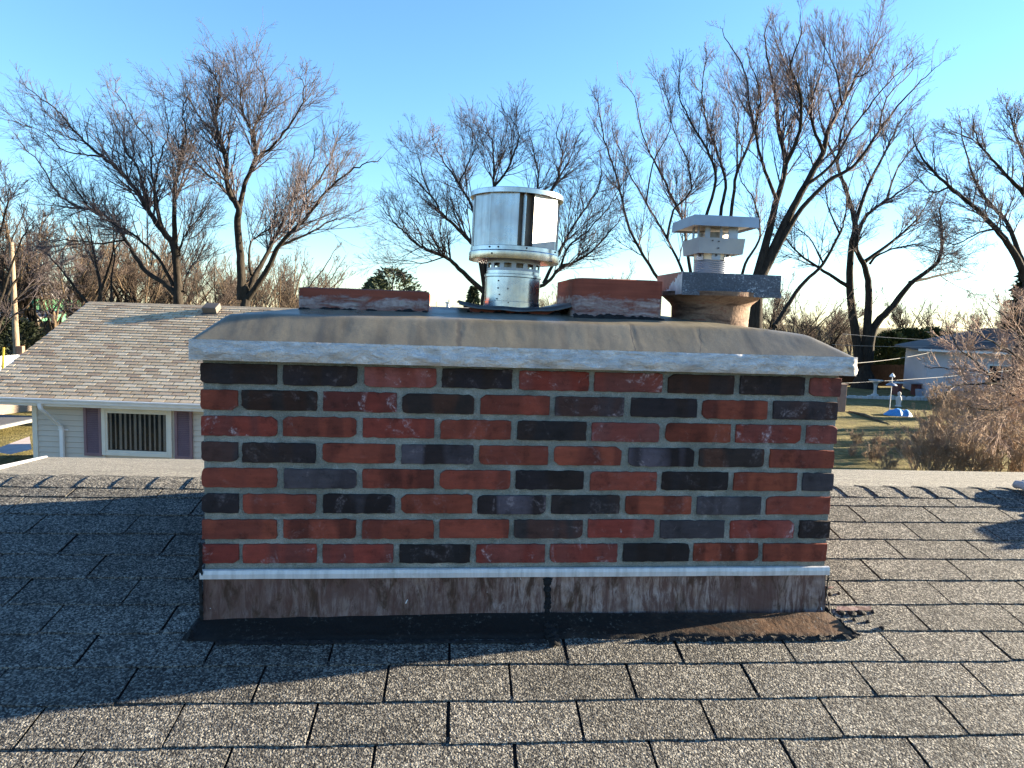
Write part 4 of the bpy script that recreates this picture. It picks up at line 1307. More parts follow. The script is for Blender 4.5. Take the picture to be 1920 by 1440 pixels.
def grow(P, D, L, R0, R1, nseg, wob, up, g):
    """vectorised: returns segments and the nodes met on the way"""
    S0_, S1_, A, B, NP, ND, NR, NT_ = [], [], [], [], [], [], [], []
    p = P.copy(); d = D.copy()
    for k in range(nseg):
        d = unit(d+g.normal(size=d.shape)*wob+np.array([[0, 0, up]]))
        q = p+d*(L/nseg)[:, None]
        ra = R0+(R1-R0)*k/nseg; rb = R0+(R1-R0)*(k+1)/nseg
        S0_.append(p); S1_.append(q); A.append(ra); B.append(rb)
        NP.append(q); ND.append(d); NR.append(rb); NT_.append(np.full(len(p), (k+1)/nseg))
        p = q
    return tuple(map(np.concatenate, (S0_, S1_, A, B))), tuple(map(np.concatenate, (NP, ND, NR, NT_)))
def make_tree(limbs, g, l1=(1.6, 3.2), cnt=(1.5, 1.3, 1.6, 2.2), up=(.05, .035, .02, .0), wob=.10, tw=.0065, ang=(.36, .85), skip=.22, l_ratio=(.50, .52, .5), minr=.0068):
    """limbs: list of (Nx3 points, r_start, r_end, t_start_of_branching). Returns trunk and crown geometry"""
    mbt = MB(); segs = []
    nodes = [[], [], [], []]
    for pts, ra, rb, ts in limbs:
        C = crom(pts, 5); n = len(C)
        jit = g.normal(size=C.shape)*.035*np.linspace(.2, 1, n)[:, None]; jit[0] = 0
        C = C+jit
        rad = [(ra+(rb-ra)*(i/(n-1))**.7)*(1 if ts > 1 else .86) for i in range(n)]
        mbt.tube([tuple(p) for p in C], rad, 8 if ra > .08 else 6, cap=False)
        for i in range(1, n):
            t_ = i/(n-1)
            if t_ < ts: continue
            d = C[i]-C[i-1]; nodes[0].append(C[i]); nodes[1].append(d/max(1e-9, np.linalg.norm(d))); nodes[2].append(rad[i]); nodes[3].append(t_)
    P, D, Rr, T_ = (np.array(x) for x in nodes)
    def level(nd, c, frac, rmul, rend, nseg, w_, u_, a0, a1, lmax):
        P, D, Rr, T_, LP = nd                                    # LP: length of the parent (or of the allowed branch)
        k = g.poisson(c*np.clip(LP/np.median(LP), .3, 1.6)*(1.25-.5*T_))
        idx = np.repeat(np.arange(len(P)), k)
        a = g.uniform(a0, a1, len(idx)); d = D[idx]; rv = g.normal(size=(len(idx), 3))
        pe = unit(rv-d*np.sum(rv*d, axis=1, keepdims=True))
        nd_ = unit(d*np.cos(a)[:, None]+pe*np.sin(a)[:, None]+np.array([[0, 0, u_*2]]))
        L = np.minimum(LP[idx]*g.uniform(*frac, len(idx))*np.maximum(.14, 1.10-.92*T_[idx]), lmax)
        r0 = np.clip(Rr[idx]*rmul, rend*1.05, .05)
        s_, n2 = grow(P[idx], nd_, L, r0, np.full(len(idx), rend), nseg, w_, u_, g)
        segs.append(s_)
        return n2+(np.tile(L, nseg),)
    a, b = l1
    n0 = (P, D, Rr, T_, np.full(len(P), b))
    n1 = level(n0, cnt[0], (a/b, 1.), .5, minr, 7, wob*.8, up[0], *ang, 99)
    n2 = level(n1, cnt[1], (.35, .80), .55, tw*1.2, 4, wob, up[1], *ang, b*.5)
    n3 = level(n2, cnt[2], (.45, .95), .65, tw*.95, 3, wob, up[2], ang[0], ang[1]+.15, b*.30)
    if cnt[3] > 0:
        level(n3, cnt[3], (.4, .9), .7, tw*.85, 1, wob, up[3], ang[0], ang[1]+.15, b*.16)
    S = [np.concatenate([s_[i] for s_ in segs]) for i in range(4)]
    V, Q = tubes_np(S[0], S[1], S[2], S[3], 3)
    return mbt, V, Q
def put_tree(name, label, cat, base, mbt, V, Q, mt, mc, group=None):
    root = empty(name, base, label, cat, group)
    mbt.build('trunk', mt, root, smooth=True, fix=False)
    me = np_mesh('crown', V-np.array(base)[None, :], Q, mc)
    link_mesh('crown', me, mc, root)
    return root
def limb_px(pts, d0, g, spread, k=None):
    """photo-measured limb; d0 = distance of the tree, the limb swings in depth by up to spread"""
    n = len(pts); s_ = g.uniform(-1, 1) if k is None else k
    out = []
    for i, (x, y) in enumerate(pts):
        t_ = i/(n-1)
        out.append(np.array(at(x, y, d0+spread*s_*t_**1.2)))
    return np.array(out)
def zz(ox, oy, sc, pts): return [(ox+x/sc, oy+y/sc) for x, y in pts]
def ground_under(p): return Vector((p[0], p[1], ground_h(p[0], p[1])))

def photo_tree(name, label, d0, trunk_px, limbs, spread, g, rt, mt, mc, **kw):
    """trunk_px: where the limbs meet; the trunk itself runs from the ground to it"""
    fork = np.array(at(*trunk_px, d0)); gz = ground_under(fork)
    L = [(np.array([[fork[0]+.1, fork[1], gz.z-.2], [fork[0]+.03, fork[1], (gz.z+fork[2])/2], fork, fork+np.array([.02, 0, rt*1.3])]), rt*1.3, rt*.12, 2.)]
    for (pts, r0, r1, ts) in limbs:
        L.append((limb_px(pts, d0, g, spread), r0, r1, ts))
    mbt, V, Q = make_tree(L, g, **kw)
    return put_tree(name, label, 'tree', gz, mbt, V, Q, mt, mc)

G = lambda s_: np.random.default_rng(s_)
z1 = lambda *p: zz(0, 60, 2.526, p)
photo_tree('bare_tree', 'broad bare tree with long low limb reaching left, behind the tan roof', 28., (334, 545),
  [(z1((845,1225),(835,1100),(815,1000),(760,930),(700,840),(640,740),(560,650),(480,590),(380,500),(290,390),(180,300),(100,240)), .20, .012, .3),
   (z1((840,1250),(780,1190),(700,1140),(640,1060),(600,990),(520,890),(440,845),(330,810),(250,730),(200,640),(110,540),(60,470)), .15, .012, .3),
   (z1((845,1220),(830,1000),(825,870),(830,720),(850,640),(860,560),(880,480),(870,380),(900,270)), .16, .012, .25),
   (z1((830,1020),(760,900),(740,780),(715,650),(720,540),(640,420),(560,300),(540,220)), .10, .012, .2),
   (z1((850,1060),(860,1000),(900,930),(960,850),(1000,790)), .06, .01, .25),
   (z1((820,1200),(770,1100),(700,1020),(620,950),(540,910),(420,830),(340,700),(260,610),(180,520)), .09, .01, .25),
   (z1((700,840),(650,640),(590,560),(580,470),(540,360),(500,240)), .07, .01, .2),
   (z1((590,985),(500,1000),(410,995),(320,985),(250,990),(180,960)), .05, .01, .3),
   (z1((760,930),(730,760),(760,600),(800,480),(780,350),(760,220)), .07, .01, .3),
   (z1((480,590),(400,580),(300,560),(220,480),(120,440)), .05, .01, .2),
   (z1((870,1230),(885,1150),(940,1060),(980,980)), .06, .01, .3)],
  4.5, G(1), .42, MAT_BARK, MAT_TWIG, l1=(1.8, 4.4), cnt=(1.35, .88, .85, .32), tw=.0040)
photo_tree('bare_tree', 'round-crowned bare tree forking low, right one of the pair behind the tan roof', 27., (460, 560),
  [(z1((1145,1270),(1140,1100),(1125,900),(1130,840),(1080,740),(1070,600),(1040,500),(1020,400),(1040,300),(1010,200),(960,130)), .22, .012, .3),
   (z1((1130,850),(1160,720),(1210,600),(1200,480),(1240,380),(1260,260),(1200,120)), .13, .012, .2),
   (z1((1165,1265),(1210,1150),(1250,1080),(1290,1000),(1340,900),(1390,800),(1420,700),(1480,620),(1500,500)), .16, .012, .3),
   (z1((1170,1270),(1270,1120),(1330,1000),(1430,900),(1520,790),(1600,700),(1700,640),(1800,600)), .16, .012, .3),
   (z1((1330,1010),(1450,960),(1560,900),(1640,880),(1700,890)), .07, .01, .2),
   (z1((1190,1150),(1180,1060),(1200,980),(1300,920),(1330,850),(1400,740)), .08, .01, .3),
   (z1((1090,780),(1040,720),(960,650),(910,590),(880,480)), .06, .01, .2),
   (z1((1210,600),(1290,540),(1380,430),(1440,300),(1420,200)), .08, .01, .2),
   (z1((1200,480),(1150,380),(1130,250),(1090,150)), .06, .01, .2),
   (z1((1390,800),(1480,740),(1560,620),(1600,520),(1640,480)), .07, .01, .2),
   (z1((1040,500),(960,420),(900,330),(880,220)), .05, .01, .2)],
  4.5, G(2), .40, MAT_BARK, MAT_TWIG, l1=(1.8, 4.2), cnt=(1.35, .88, .85, .32), tw=.0040)
z3 = lambda *p: zz(660, 150, 3.2, p)
photo_tree('budding_tree', 'wide bare tree with reddish buds directly behind the round chimney cap', 36., (908, 560),
  [(z3((790,1270),(640,1130),(560,1060),(430,1010),(330,930),(250,850),(170,750)), .17, .012, .25),
   (z3((800,1250),(760,1050),(700,960),(600,860),(540,800),(470,690),(380,600),(300,510)), .18, .012, .25),
   (z3((800,1240),(780,1000),(720,760),(640,620),(560,500),(500,400),(480,300)), .14, .012, .25),
   (z3((810,1240),(830,900),(850,640),(850,480),(830,340),(760,200)), .16, .012, .3),
   (z3((850,640),(920,560),(980,420),(1000,300),(900,180)), .09, .012, .2),
   (z3((830,1250),(960,950),(1060,760),(1120,600),(1080,400),(1060,250)), .15, .012, .3),
   (z3((830,1250),(1000,1000),(1200,660),(1240,560),(1260,430),(1230,320),(1280,180)), .15, .012, .3),
   (z3((830,1270),(1000,1240),(1150,1230),(1250,1130),(1400,1060),(1500,960),(1600,850),(1650,800)), .17, .012, .35),
   (z3((1150,1220),(1260,1000),(1350,840),(1450,700),(1500,560),(1480,420)), .12, .012, .2),
   (z3((1250,1130),(1300,1000),(1420,900),(1540,760),(1620,620)), .09, .012, .2),
   (z3((640,620),(700,500),(740,380),(700,260)), .06, .01, .2),
   (z3((470,690),(420,560),(400,450),(340,430)), .05, .01, .2),
   (z3((430,1010),(400,900),(330,800),(220,660)), .05, .01, .2),
   (z3((560,1060),(420,1100),(300,1080),(230,1120)), .05, .01, .2)],
  5., G(3), .45, MAT_BARK, MAT_TWIG2, l1=(2.0, 5.0), cnt=(1.3, .9, .86, .36), tw=.0052)
z4 = lambda *p: zz(1080, 0, 2.2857, p)
photo_tree('budding_tree', 'tall many-stemmed bare tree with upswept branches behind the square metal cap', 38., (1335, 612),
  [(z4((585,1390),(520,1260),(490,1160),(460,960),(400,820),(330,680),(280,560),(250,420),(180,330)), .18, .012, .3),
   (z4((580,1395),(440,1280),(335,1170),(230,980),(180,780),(120,600),(100,480),(70,390)), .16, .012, .3),
   (z4((585,1390),(500,1260),(450,1150),(390,1020),(300,870),(210,700),(160,560),(150,430)), .15, .012, .3),
   (z4((588,1390),(560,1150),(545,980),(600,770),(560,640),(480,500),(440,380),(460,220)), .18, .012, .4),
   (z4((588,1390),(600,1150),(620,920),(640,780),(600,640),(560,520),(540,400),(560,250),(550,180)), .18, .012, .4),
   (z4((590,1390),(635,1150),(665,920),(690,740),(760,560),(740,430),(720,300),(640,160),(620,110)), .18, .012, .4),
   (z4((390,1020),(420,900),(490,820),(480,700),(420,560),(370,420),(330,260)), .09, .01, .2),
   (z4((300,870),(330,700),(400,560),(400,440),(350,330)), .06, .01, .2),
   (z4((690,740),(690,600),(690,480),(640,360),(600,250)), .08, .01, .2)],
  5., G(4), .5, MAT_BARK, MAT_TWIG2, l1=(2.0, 5.2), cnt=(1.25, .86, .86, .36), up=(.10, .08, .06, .05), tw=.0052)
photo_tree('budding_tree', 'tallest bare tree leaning right with a thick double trunk right of the square metal cap', 36., (1420, 545),
  [(z4((775,1190),(830,980),(860,860),(900,700),(870,560),(860,430),(830,300),(810,150),(840,60)), .30, .012, .3),
   (z4((790,1190),(900,950),(980,800),(1060,650),(1080,560),(1140,450),(1200,330),(1280,200),(1330,130)), .32, .012, .3),
   (z4((800,1190),(940,930),(1080,780),(1200,700),(1300,560),(1400,430),(1500,330),(1580,260)), .20, .012, .35),
   (z4((705,1230),(725,1130),(790,1010),(760,860),(700,760),(690,620)), .12, .012, .3),
   (z4((900,700),(960,560),(960,400),(920,280),(960,160),(960,50)), .15, .012, .2),
   (z4((1060,650),(1010,520),(1020,400),(1060,280),(1060,100)), .12, .012, .2),
   (z4((1140,450),(1120,330),(1080,230),(1010,100)), .08, .01, .2),
   (z4((1200,330),(1260,300),(1310,180)), .06, .01, .1),
   (z4((860,860),(800,700),(770,560),(790,420),(760,300),(720,200)), .12, .012, .2),
   (z4((1300,560),(1330,420),(1440,300),(1430,200)), .07, .01, .2),
   (z4((980,800),(1100,700),(1180,560),(1300,400),(1400,300),(1500,220)), .12, .012, .25)],
  5., G(5), .62, MAT_BARK, MAT_TWIG2, l1=(2.0, 5.4), cnt=(1.25, .86, .86, .36), up=(.11, .08, .06, .05), tw=.0052)
photo_tree('forked_tree', 'bare tree with three dark trunks spreading from one thick base right of the chimney', 52., (1622, 690),
  [(z4((1210,1560),(1205,1480),(1175,1250),(1180,1060),(1195,960),(1160,820),(1120,700),(1140,560),(1180,420),(1260,270)), .48, .014, .45),
   (z4((1240,1560),(1245,1440),(1255,1250),(1240,1150),(1200,1050),(1240,930),(1330,860),(1450,780),(1520,710)), .46, .014, .45),
   (z4((1170,1230),(1060,1160),(960,1090),(880,1000),(840,950)), .20, .014, .3),
   (z4((1250,1560),(1275,1410),(1360,1310),(1430,1220),(1550,1120),(1570,1000),(1560,900),(1600,790)), .46, .014, .5),
   (z4((1430,1210),(1560,1180),(1650,1160),(1720,1180)), .16, .014, .3),
   (z4((1195,960),(1250,800),(1330,640),(1400,500),(1500,400)), .22, .014, .25),
   (z4((1240,1120),(1350,1040),(1440,960),(1500,880),(1560,760)), .20, .014, .3),
   (z4((1120,700),(1060,560),(1040,430),(1100,300)), .12, .014, .2),
   (z4((1330,860),(1380,720),(1480,600),(1560,560)), .12, .014, .2),
   (z4((1260,1130),(1300,1090),(1440,1050),(1560,1080),(1640,1150)), .12, .014, .3)],
  7., G(6), .95, MAT_BARK, MAT_TWIG, l1=(2.4, 6.4), cnt=(1.1, .9, .9, .55), tw=.0082, up=(.05, .03, .02, 0.))
photo_tree('leaning_tree', 'single bare trunk leaning up to the right between the tray and the three-trunked tree', 46., (1452, 620),
  [(z4((850,1400),(870,1370),(960,1230),(1060,1130),(1130,1000),(1150,950),(1170,800),(1230,640)), .24, .014, .4),
   (z4((1060,1130),(1000,1020),(920,960),(870,900)), .08, .014, .2),
   (z4((1130,1000),(1080,880),(1060,760),(1000,640)), .09, .014, .2)],
  5., G(7), .30, MAT_BARK, MAT_TWIG, l1=(2.2, 5.0), cnt=(.5, .85, .9, .35), tw=.009)
photo_tree('drooping_tree', 'bare tree at the right edge with long branches arching left', 42., (1925, 530),
  [(z4((1930,1200),(1880,1090),(1800,980),(1700,880),(1600,800),(1500,700),(1450,600),(1440,540)), .30, .014, .25),
   (z4((1930,1180),(1900,1090),(1850,960),(1780,880),(1700,760),(1650,560),(1640,480)), .24, .014, .25),
   (z4((1960,900),(1920,830),(1850,760),(1780,680),(1720,600),(1700,500)), .22, .014, .2),
   (z4((1960,1000),(1960,800),(1900,620),(1860,500),(1840,430)), .22, .014, .25),
   (z4((1940,1190),(1980,900),(2000,600),(1960,430)), .26, .014, .3),
   (z4((1800,980),(1720,1000),(1620,1050),(1560,1000)), .09, .014, .2),
   (z4((1600,800),(1520,820),(1440,720)), .08, .014, .2),
   (z4((1780,680),(1700,600),(1560,540)), .08, .014, .2)],
  5., G(8), .45, MAT_BARK, MAT_TWIG, l1=(2.0, 5.0), cnt=(1.3, .9, .95, .6), tw=.0070, up=(.06, .04, .02, 0.))
# two slighter trees standing in front of the thicket on the left
photo_tree('slender_tree', 'slender dark tree standing at the left end of the tan roof ridge', 32., (186, 560),
  [(z1((470,1300),(475,1200),(440,1030),(420,930),(400,850)), .13, .012, .3), (z1((480,1220),(530,1060),(540,900),(530,800)), .08, .012, .3),
   (z1((440,1320),(380,1240),(300,1140),(230,1060),(150,1000)), .09, .012, .3), (z1((530,1300),(530,1150),(560,1000),(600,900)), .08, .012, .3)],
  2.5, G(9), .13, MAT_BARK, MAT_TWIG, l1=(1.5, 3.4), cnt=(.6, .85, .9, .35), tw=.007)
photo_tree('slender_tree', 'low spreading bare tree beside the utility pole at the left edge', 34., (-15, 620),
  [(z1((-30,1500),(60,1200),(180,1130),(300,1120),(380,1100)), .10, .012, .2), (z1((-40,1400),(60,1100),(120,950),(170,880)), .10, .012, .25),
   (z1((-40,1450),(80,1260),(200,1180),(280,1200)), .09, .012, .2), (z1((-40,1350),(-10,1000),(40,800),(30,700)), .10, .012, .25), (z1((-40,1480),(80,1330),(200,1320),(260,1380)), .07, .012, .2)],
  3., G(10), .16, MAT_BARK, MAT_TWIG, l1=(1.8, 4.2), cnt=(.7, .9, .95, .4), tw=.0075)

# thicket trees: three kinds built once, then copied
def thicket_proto(seed, h, mt, mc, n=7, tw=.0075):
    g_ = G(seed); L = []
    for i in range(n):
        a = g_.uniform(0, 6.28); sp = g_.uniform(.12, .55)*h; hh = h*g_.uniform(.62, .85)
        dx, dy = math.cos(a)*sp, math.sin(a)*sp; z0 = h*g_.uniform(.04, .25)
        L.append((np.array([[0, 0, z0], [dx*.25, dy*.25, z0+(hh-z0)*.35], [dx*.7, dy*.7, z0+(hh-z0)*.7], [dx, dy, hh]]), h*.012, .015, .15))
    L.append((np.array([[0, 0, -.3], [.05, 0, h*.15], [0, .05, h*.3]]), h*.018, h*.012, 2.))
    mbt, V, Q = make_tree(L, g_, l1=(h*.14, h*.40), cnt=(.70, .9, .95, .40), tw=tw, up=(.12, .1, .08, .05), wob=.13)
    root = empty('thicket_tree', (0, 0, 0))
    mbt.build('trunk', mt, root, smooth=True, fix=False)
    link_mesh('crown', np_mesh('crown', V, Q, mc), mc, root)
    return root
protos = [thicket_proto(21, 9., MAT_BARK_TAN, MAT_TWIG_TAN, 8), thicket_proto(22, 9., MAT_BARK, MAT_TWIG_BROWN, 8), thicket_proto(23, 9., MAT_BARK_TAN, MAT_TWIG_BROWN, 9)]
used_p = [False]*3
def put_copy(pi, loc, sc, rz, label, group):
    src = protos[pi]
    if not used_p[pi]: o = src; used_p[pi] = True
    else:
        o = src.copy(); col.objects.link(o)
        for chd in src.children:
            c = chd.copy(); col.objects.link(c); c.parent = o
    o.location = loc; o.rotation_euler = (0, 0, rz); o.scale = (sc, sc, sc)
    tag(o, label, 'tree', group)
for i in range(24):
    x = -70+i*28+random.uniform(-10, 10); d_ = random.uniform(48, 78)
    top = 375+70*abs(math.sin(i*1.7))+ (45 if i > 14 else 0) - (50 if i < 5 else 0)
    p = at(x, 600, d_); zt_ = at(x, top, d_).z; gz_ = ground_h(p.x, p.y)
    put_copy((0, 2, 1)[i % 3] if i > 3 else 1, (p.x, p.y, gz_), (zt_-gz_)/8., random.uniform(0, 6), 'brown bare tree in the tangled thicket behind the tan-roofed house', 'thicket trees on the left')
for i, x in enumerate((575, 640, 705, 770, 1000, 1060, 1130, 1190)):
    d_ = random.uniform(80, 110); top = (505, 500, 555, 540, 480, 500, 470, 500)[i]
    p = at(x, 600, d_); zt_ = at(x, top, d_).z; gz_ = ground_h(p.x, p.y)
    put_copy((1, 0, 2)[i % 3], (p.x, p.y, gz_), (zt_-gz_)/9., random.uniform(0, 6), 'small far bare tree on the horizon, '+('above the left end of the low clay flue', 'above the middle of the low clay flue', 'by the bushy conifer', 'just right of the bushy conifer', 'just right of the round cap pipe', 'between round cap and rounded flue', 'above the rounded clay flue', 'between rounded flue and tray')[i], 'far trees over the crown')
for i, (x, top, d_) in enumerate(((1440, 470, 62), (1490, 500, 50), (1530, 540, 56), (1560, 520, 66), (1600, 560, 80), (1500, 570, 44), (1700, 520, 95), (1760, 545, 110), (1830, 550, 120), (1880, 530, 105), (1575, 600, 70))):
    p = at(x, 600, d_); zt_ = at(x, top, d_).z; gz_ = ground_h(p.x, p.y)
    put_copy((1, 2, 1)[i % 3], (p.x, p.y, gz_), (zt_-gz_)/9., random.uniform(0, 6), 'brown bare tree on the horizon right of the metal tray', 'horizon trees on the right')

# far wood along the horizon, one mass
gw = G(90); Vs, Qs, off = [], [], 0
kinds = []
for k in range(4):
    L = []
    for i in range(6):
        a = gw.uniform(0, 6.28); sp = gw.uniform(.1, .45)*6; hh = 6*gw.uniform(.6, .95)
        L.append((np.array([[0, 0, .3], [math.cos(a)*sp*.4, math.sin(a)*sp*.4, hh*.45], [math.cos(a)*sp, math.sin(a)*sp, hh]]), .10, .03, .15))
    mbt, V, Q = make_tree(L, gw, l1=(1., 2.6), cnt=(.7, .8, .5, 0), tw=.022, up=(.12, .1, .08, 0), minr=.03)
    tv = np.array(mbt.v); tf = np.array(mbt.f)
    kinds.append((np.concatenate([V, tv]), np.concatenate([Q, tf+len(V)])))
for i in range(60):
    az = YAW+math.radians(-62+124*i/60+gw.uniform(-.5, .5)); d_ = gw.uniform(105, 175); V, Q = kinds[i % 4]
    sc = gw.uniform(.75, 1.35); w = gw.uniform(0, 6.28); c_w, s_w = math.cos(w)*sc, math.sin(w)*sc
    px, py = CAM[0]+math.sin(az)*d_, CAM[1]+math.cos(az)*d_
    Vs.append(np.stack([V[:, 0]*c_w-V[:, 1]*s_w+px, V[:, 0]*s_w+V[:, 1]*c_w+py, V[:, 2]*sc+ground_h(px, py)], 1)); Qs.append(Q+off); off += len(V)
tag(link_mesh('far_wood', np_mesh('far_wood', np.concatenate(Vs), np.concatenate(Qs), MAT_TWIG_BROWN), MAT_TWIG_BROWN), 'far bare wood lining the horizon behind the gardens', 'wood', kind='stuff')

# evergreens
def leafy(name, label, cat, base, h, rad, shape, mat_, n, leaf, g, group=None):
    root = empty(name, base, label, cat, group)
    mb = MB(); mb.tube([Vector(base), Vector(base)+Vector((0,0,h*.9))], [rad*.07+.04, .03], 7, cap=False); mb.build('trunk', MAT_BARK, root, smooth=True, fix=False)
    t_ = g.random(n)**.85; a = g.uniform(0, 2*np.pi, n)
    prof = (1-t_)**.8 if shape == 'cone' else np.sin(np.clip(t_*.93+.07, 0, 1)*np.pi)**.45
    lob = 1+.18*np.sin(a*5+t_*9)+.12*np.sin(a*9-t_*17)
    if shape == 'cone': lob *= .70+.42*np.abs(np.sin(t_*h*3.2))
    rr = rad*prof*lob*(g.random(n)**.28)
    P = np.stack([rr*np.cos(a), rr*np.sin(a), t_*h*(1 if shape == 'cone' else .97)+.05*h*g.normal(size=n)*.2], 1)
    u = unit(g.normal(size=(n, 3))); v = unit(np.cross(u, g.normal(size=(n, 3))))
    s_ = leaf*g.uniform(.5, 1.4, n)[:, None]
    out_ = np.stack([np.cos(a), np.sin(a), np.full(n, .5 if shape != 'cone' else -.15)], 1)
    u = unit(u*.5+out_)
    V = np.stack([P-v*s_*.35, P+u*s_*.6-v*s_*.1, P+u*s_*1.2, P+u*s_*.5+v*s_*.4], 1).reshape(-1, 3)
    Q = np.arange(4*n).reshape(-1, 4)
    link_mesh('foliage', np_mesh('foliage', V, Q, mat_, False), mat_, root)
    return root
for i, (x, top, d_, r_) in enumerate(((1668, 622, 66, 1.5), (1695, 616, 68, 1.6), (1722, 618, 67, 1.6), (1748, 615, 69, 1.5), (1772, 622, 70, 1.6))):
    p = at(x, 640, d_); gz_ = ground_h(p.x, p.y)
    leafy('cedar', ('leftmost', 'second', 'middle', 'fourth', 'rightmost')[i]+' dark evergreen in the clipped row behind the pale house on the right', 'evergreen tree', (p.x, p.y, gz_), at(x, top, d_).z-gz_, r_, 'col', MAT_CEDAR, 5200, .34, G(40+i), 'evergreen row on the right')
for i, (x, top, d_, r_, lab) in enumerate(((735, 503, 75, 3.2, 'bushy green conifer showing above the left clay flue'), (705, 520, 80, 2.0, 'small conifer beside the bushy one above the left clay flue'), (886, 538, 90, 1.6, 'pointed little spruce left of the round cap pipe'))):
    p = at(x, 600, d_); gz_ = ground_h(p.x, p.y)
    leafy('conifer', lab, 'evergreen tree', (p.x, p.y, gz_), at(x, top, d_).z-gz_, r_, 'cone' if i == 2 else 'col', MAT_SPRUCE, 3800, .42, G(50+i))
p = at(1922, 700, 48.); leafy('spruce', 'dark spruce at the right edge behind the drooping tree', 'evergreen tree', (p.x, p.y, GZ), at(1922, 490, 48.).z-GZ, 2.4, 'cone', MAT_YEW, 4200, .5, G(60))
p = at(28, 660, 47.); leafy('evergreen_bush', 'dark round evergreen bush beside the utility pole', 'bush', (p.x, p.y, ground_h(p.x, p.y)), at(28, 598, 47.).z-ground_h(p.x, p.y), 1.7, 'col', MAT_YEW, 3200, .28, G(61))

# ------------------------------------------------------------------ left street
def gpt(x, y): # ground point under a pixel
    return at_z(x, y, GZ)
def post_along(p0, p1, n):
    return [Vector(p0).lerp(Vector(p1), i/(n-1)) for i in range(n)]
a0 = gpt(-60, 706); a1 = gpt(78, 690)
fence = empty('picket_fence', a0, 'white picket fence behind the left end of the tan roof', 'fence')
for i, p in enumerate(post_along(a0, a1, 46)):
    mb = MB(); dr = (a1-a0).normalized(); z0 = ground_h(p.x, p.y)
    h = 1.05
    mb.prism([p+Vector((0,0,.06)), p+dr*.075+Vector((0,0,.06)), p+dr*.075+Vector((0,0,h-.05)), p+dr*.0375+Vector((0,0,h)), p+Vector((0,0,h-.05))], Vector((-dr.y, dr.x, 0))*.02)
    mb.build('picket', MAT_WHITE, fence)
for z in (.25, .8):
    mb = MB(); dr = (a1-a0); nn = Vector((-dr.y, dr.x, 0)).normalized(); mb.obox(a0+nn*.023+Vector((0,0,z)), dr, nn*.04, Vector((0,0,.08))); mb.build('rail', MAT_WHITE, fence)
pb = gpt(33, 694); pole = empty('utility_pole', pb, 'weathered wooden utility pole behind the picket fence at the left edge', 'pole')
pt_ = at(21, 455, (pb-Vector(CAM)).dot(Vector(FW)))
mb = MB(); mb.tube([pb-Vector((0,0,.2)), pb.lerp(pt_, .5), pt_], [.19, .17, .14], 12); mb.build('shaft', MAT_POLE, pole, smooth='auto')
mb = MB(); q = pb.lerp(pt_, .10); mb.box((q.x+.15, q.y-.3, q.z), (q.x+.5, q.y, q.z+.75)); mb.build('meter_box', simple('rusty_box', (.25,.13,.08), .7), pole)
yb = gpt(4, 722); mb = MB(); mb.tube([yb, yb+Vector((.15,0,2.0))], .06, 8)
o = mb.build('guy_guard', MAT_YELLOW, None, origin=yb); tag(o, 'yellow guard sleeve of a pole stay at the left edge', 'guy guard')
def gable_house(name, label, cat, apex_px, eave_px, d_, depth, mwall, mroof, left_px=None, trim=True, overhang=.25):
    ap_ = at(*apex_px, d_); ev = at(*eave_px, d_)
    hw = abs((ev-ap_).dot(Vector((math.cos(YAW), -math.sin(YAW), 0))))
    rt_ = Vector((math.cos(YAW), -math.sin(YAW), 0)); fw_ = Vector((math.sin(YAW), math.cos(YAW), 0))
    c0 = Vector((ap_.x, ap_.y, 0)); gz_ = ground_h(c0.x, c0.y)
    root = empty(name, (c0.x, c0.y, gz_), label, cat)
    mb = MB(); P = lambda s_, z, f: c0+rt_*s_+fw_*f+Vector((0,0,z))
    mb.prism([P(-hw+overhang, gz_-.1, 0), P(hw-overhang, gz_-.1, 0), P(hw-overhang, ev.z+.02, 0), P(0, ap_.z-.12, 0), P(-hw+overhang, ev.z+.02, 0)], fw_*depth)
    mb.build('wall', mwall, root)
    mb = MB()
    for sg in (-1, 1):
        mb.prism([P(0, ap_.z, -.2), P(sg*hw, ev.z, -.2), P(sg*hw, ev.z-.12, -.2), P(0, ap_.z-.12, -.2)], fw_*(depth+.4))
    mb.build('roof', mroof, root)
    if trim:
        for sg in (-1, 1):
            mb = MB(); mb.prism([P(0, ap_.z+.02, -.24), P(sg*hw*1.01, ev.z+.02, -.24), P(sg*hw*1.01, ev.z-.2, -.24), P(0, ap_.z-.2, -.24)], fw_*.035); mb.build('rake_trim', MAT_WHITE, root)
            mb = MB(); mb.obox(P(sg*(hw-overhang)-.08, gz_, -.03), rt_*.16, fw_*.028, Vector((0,0,ev.z-gz_))); mb.build('corner_trim', MAT_WHITE, root)
    return root
gable_house('green_house', 'green gabled house with white trim behind the utility pole', 'house', (21, 524), (68, 557), 70., 8., MAT_GREEN, MAT_GREYROOF)
gable_house('green_shed', 'small green shed with white trim peeping over the tan roof edge', 'shed', (151, 574), (176, 594), 60., 4., MAT_GREEN, MAT_GREYROOF)
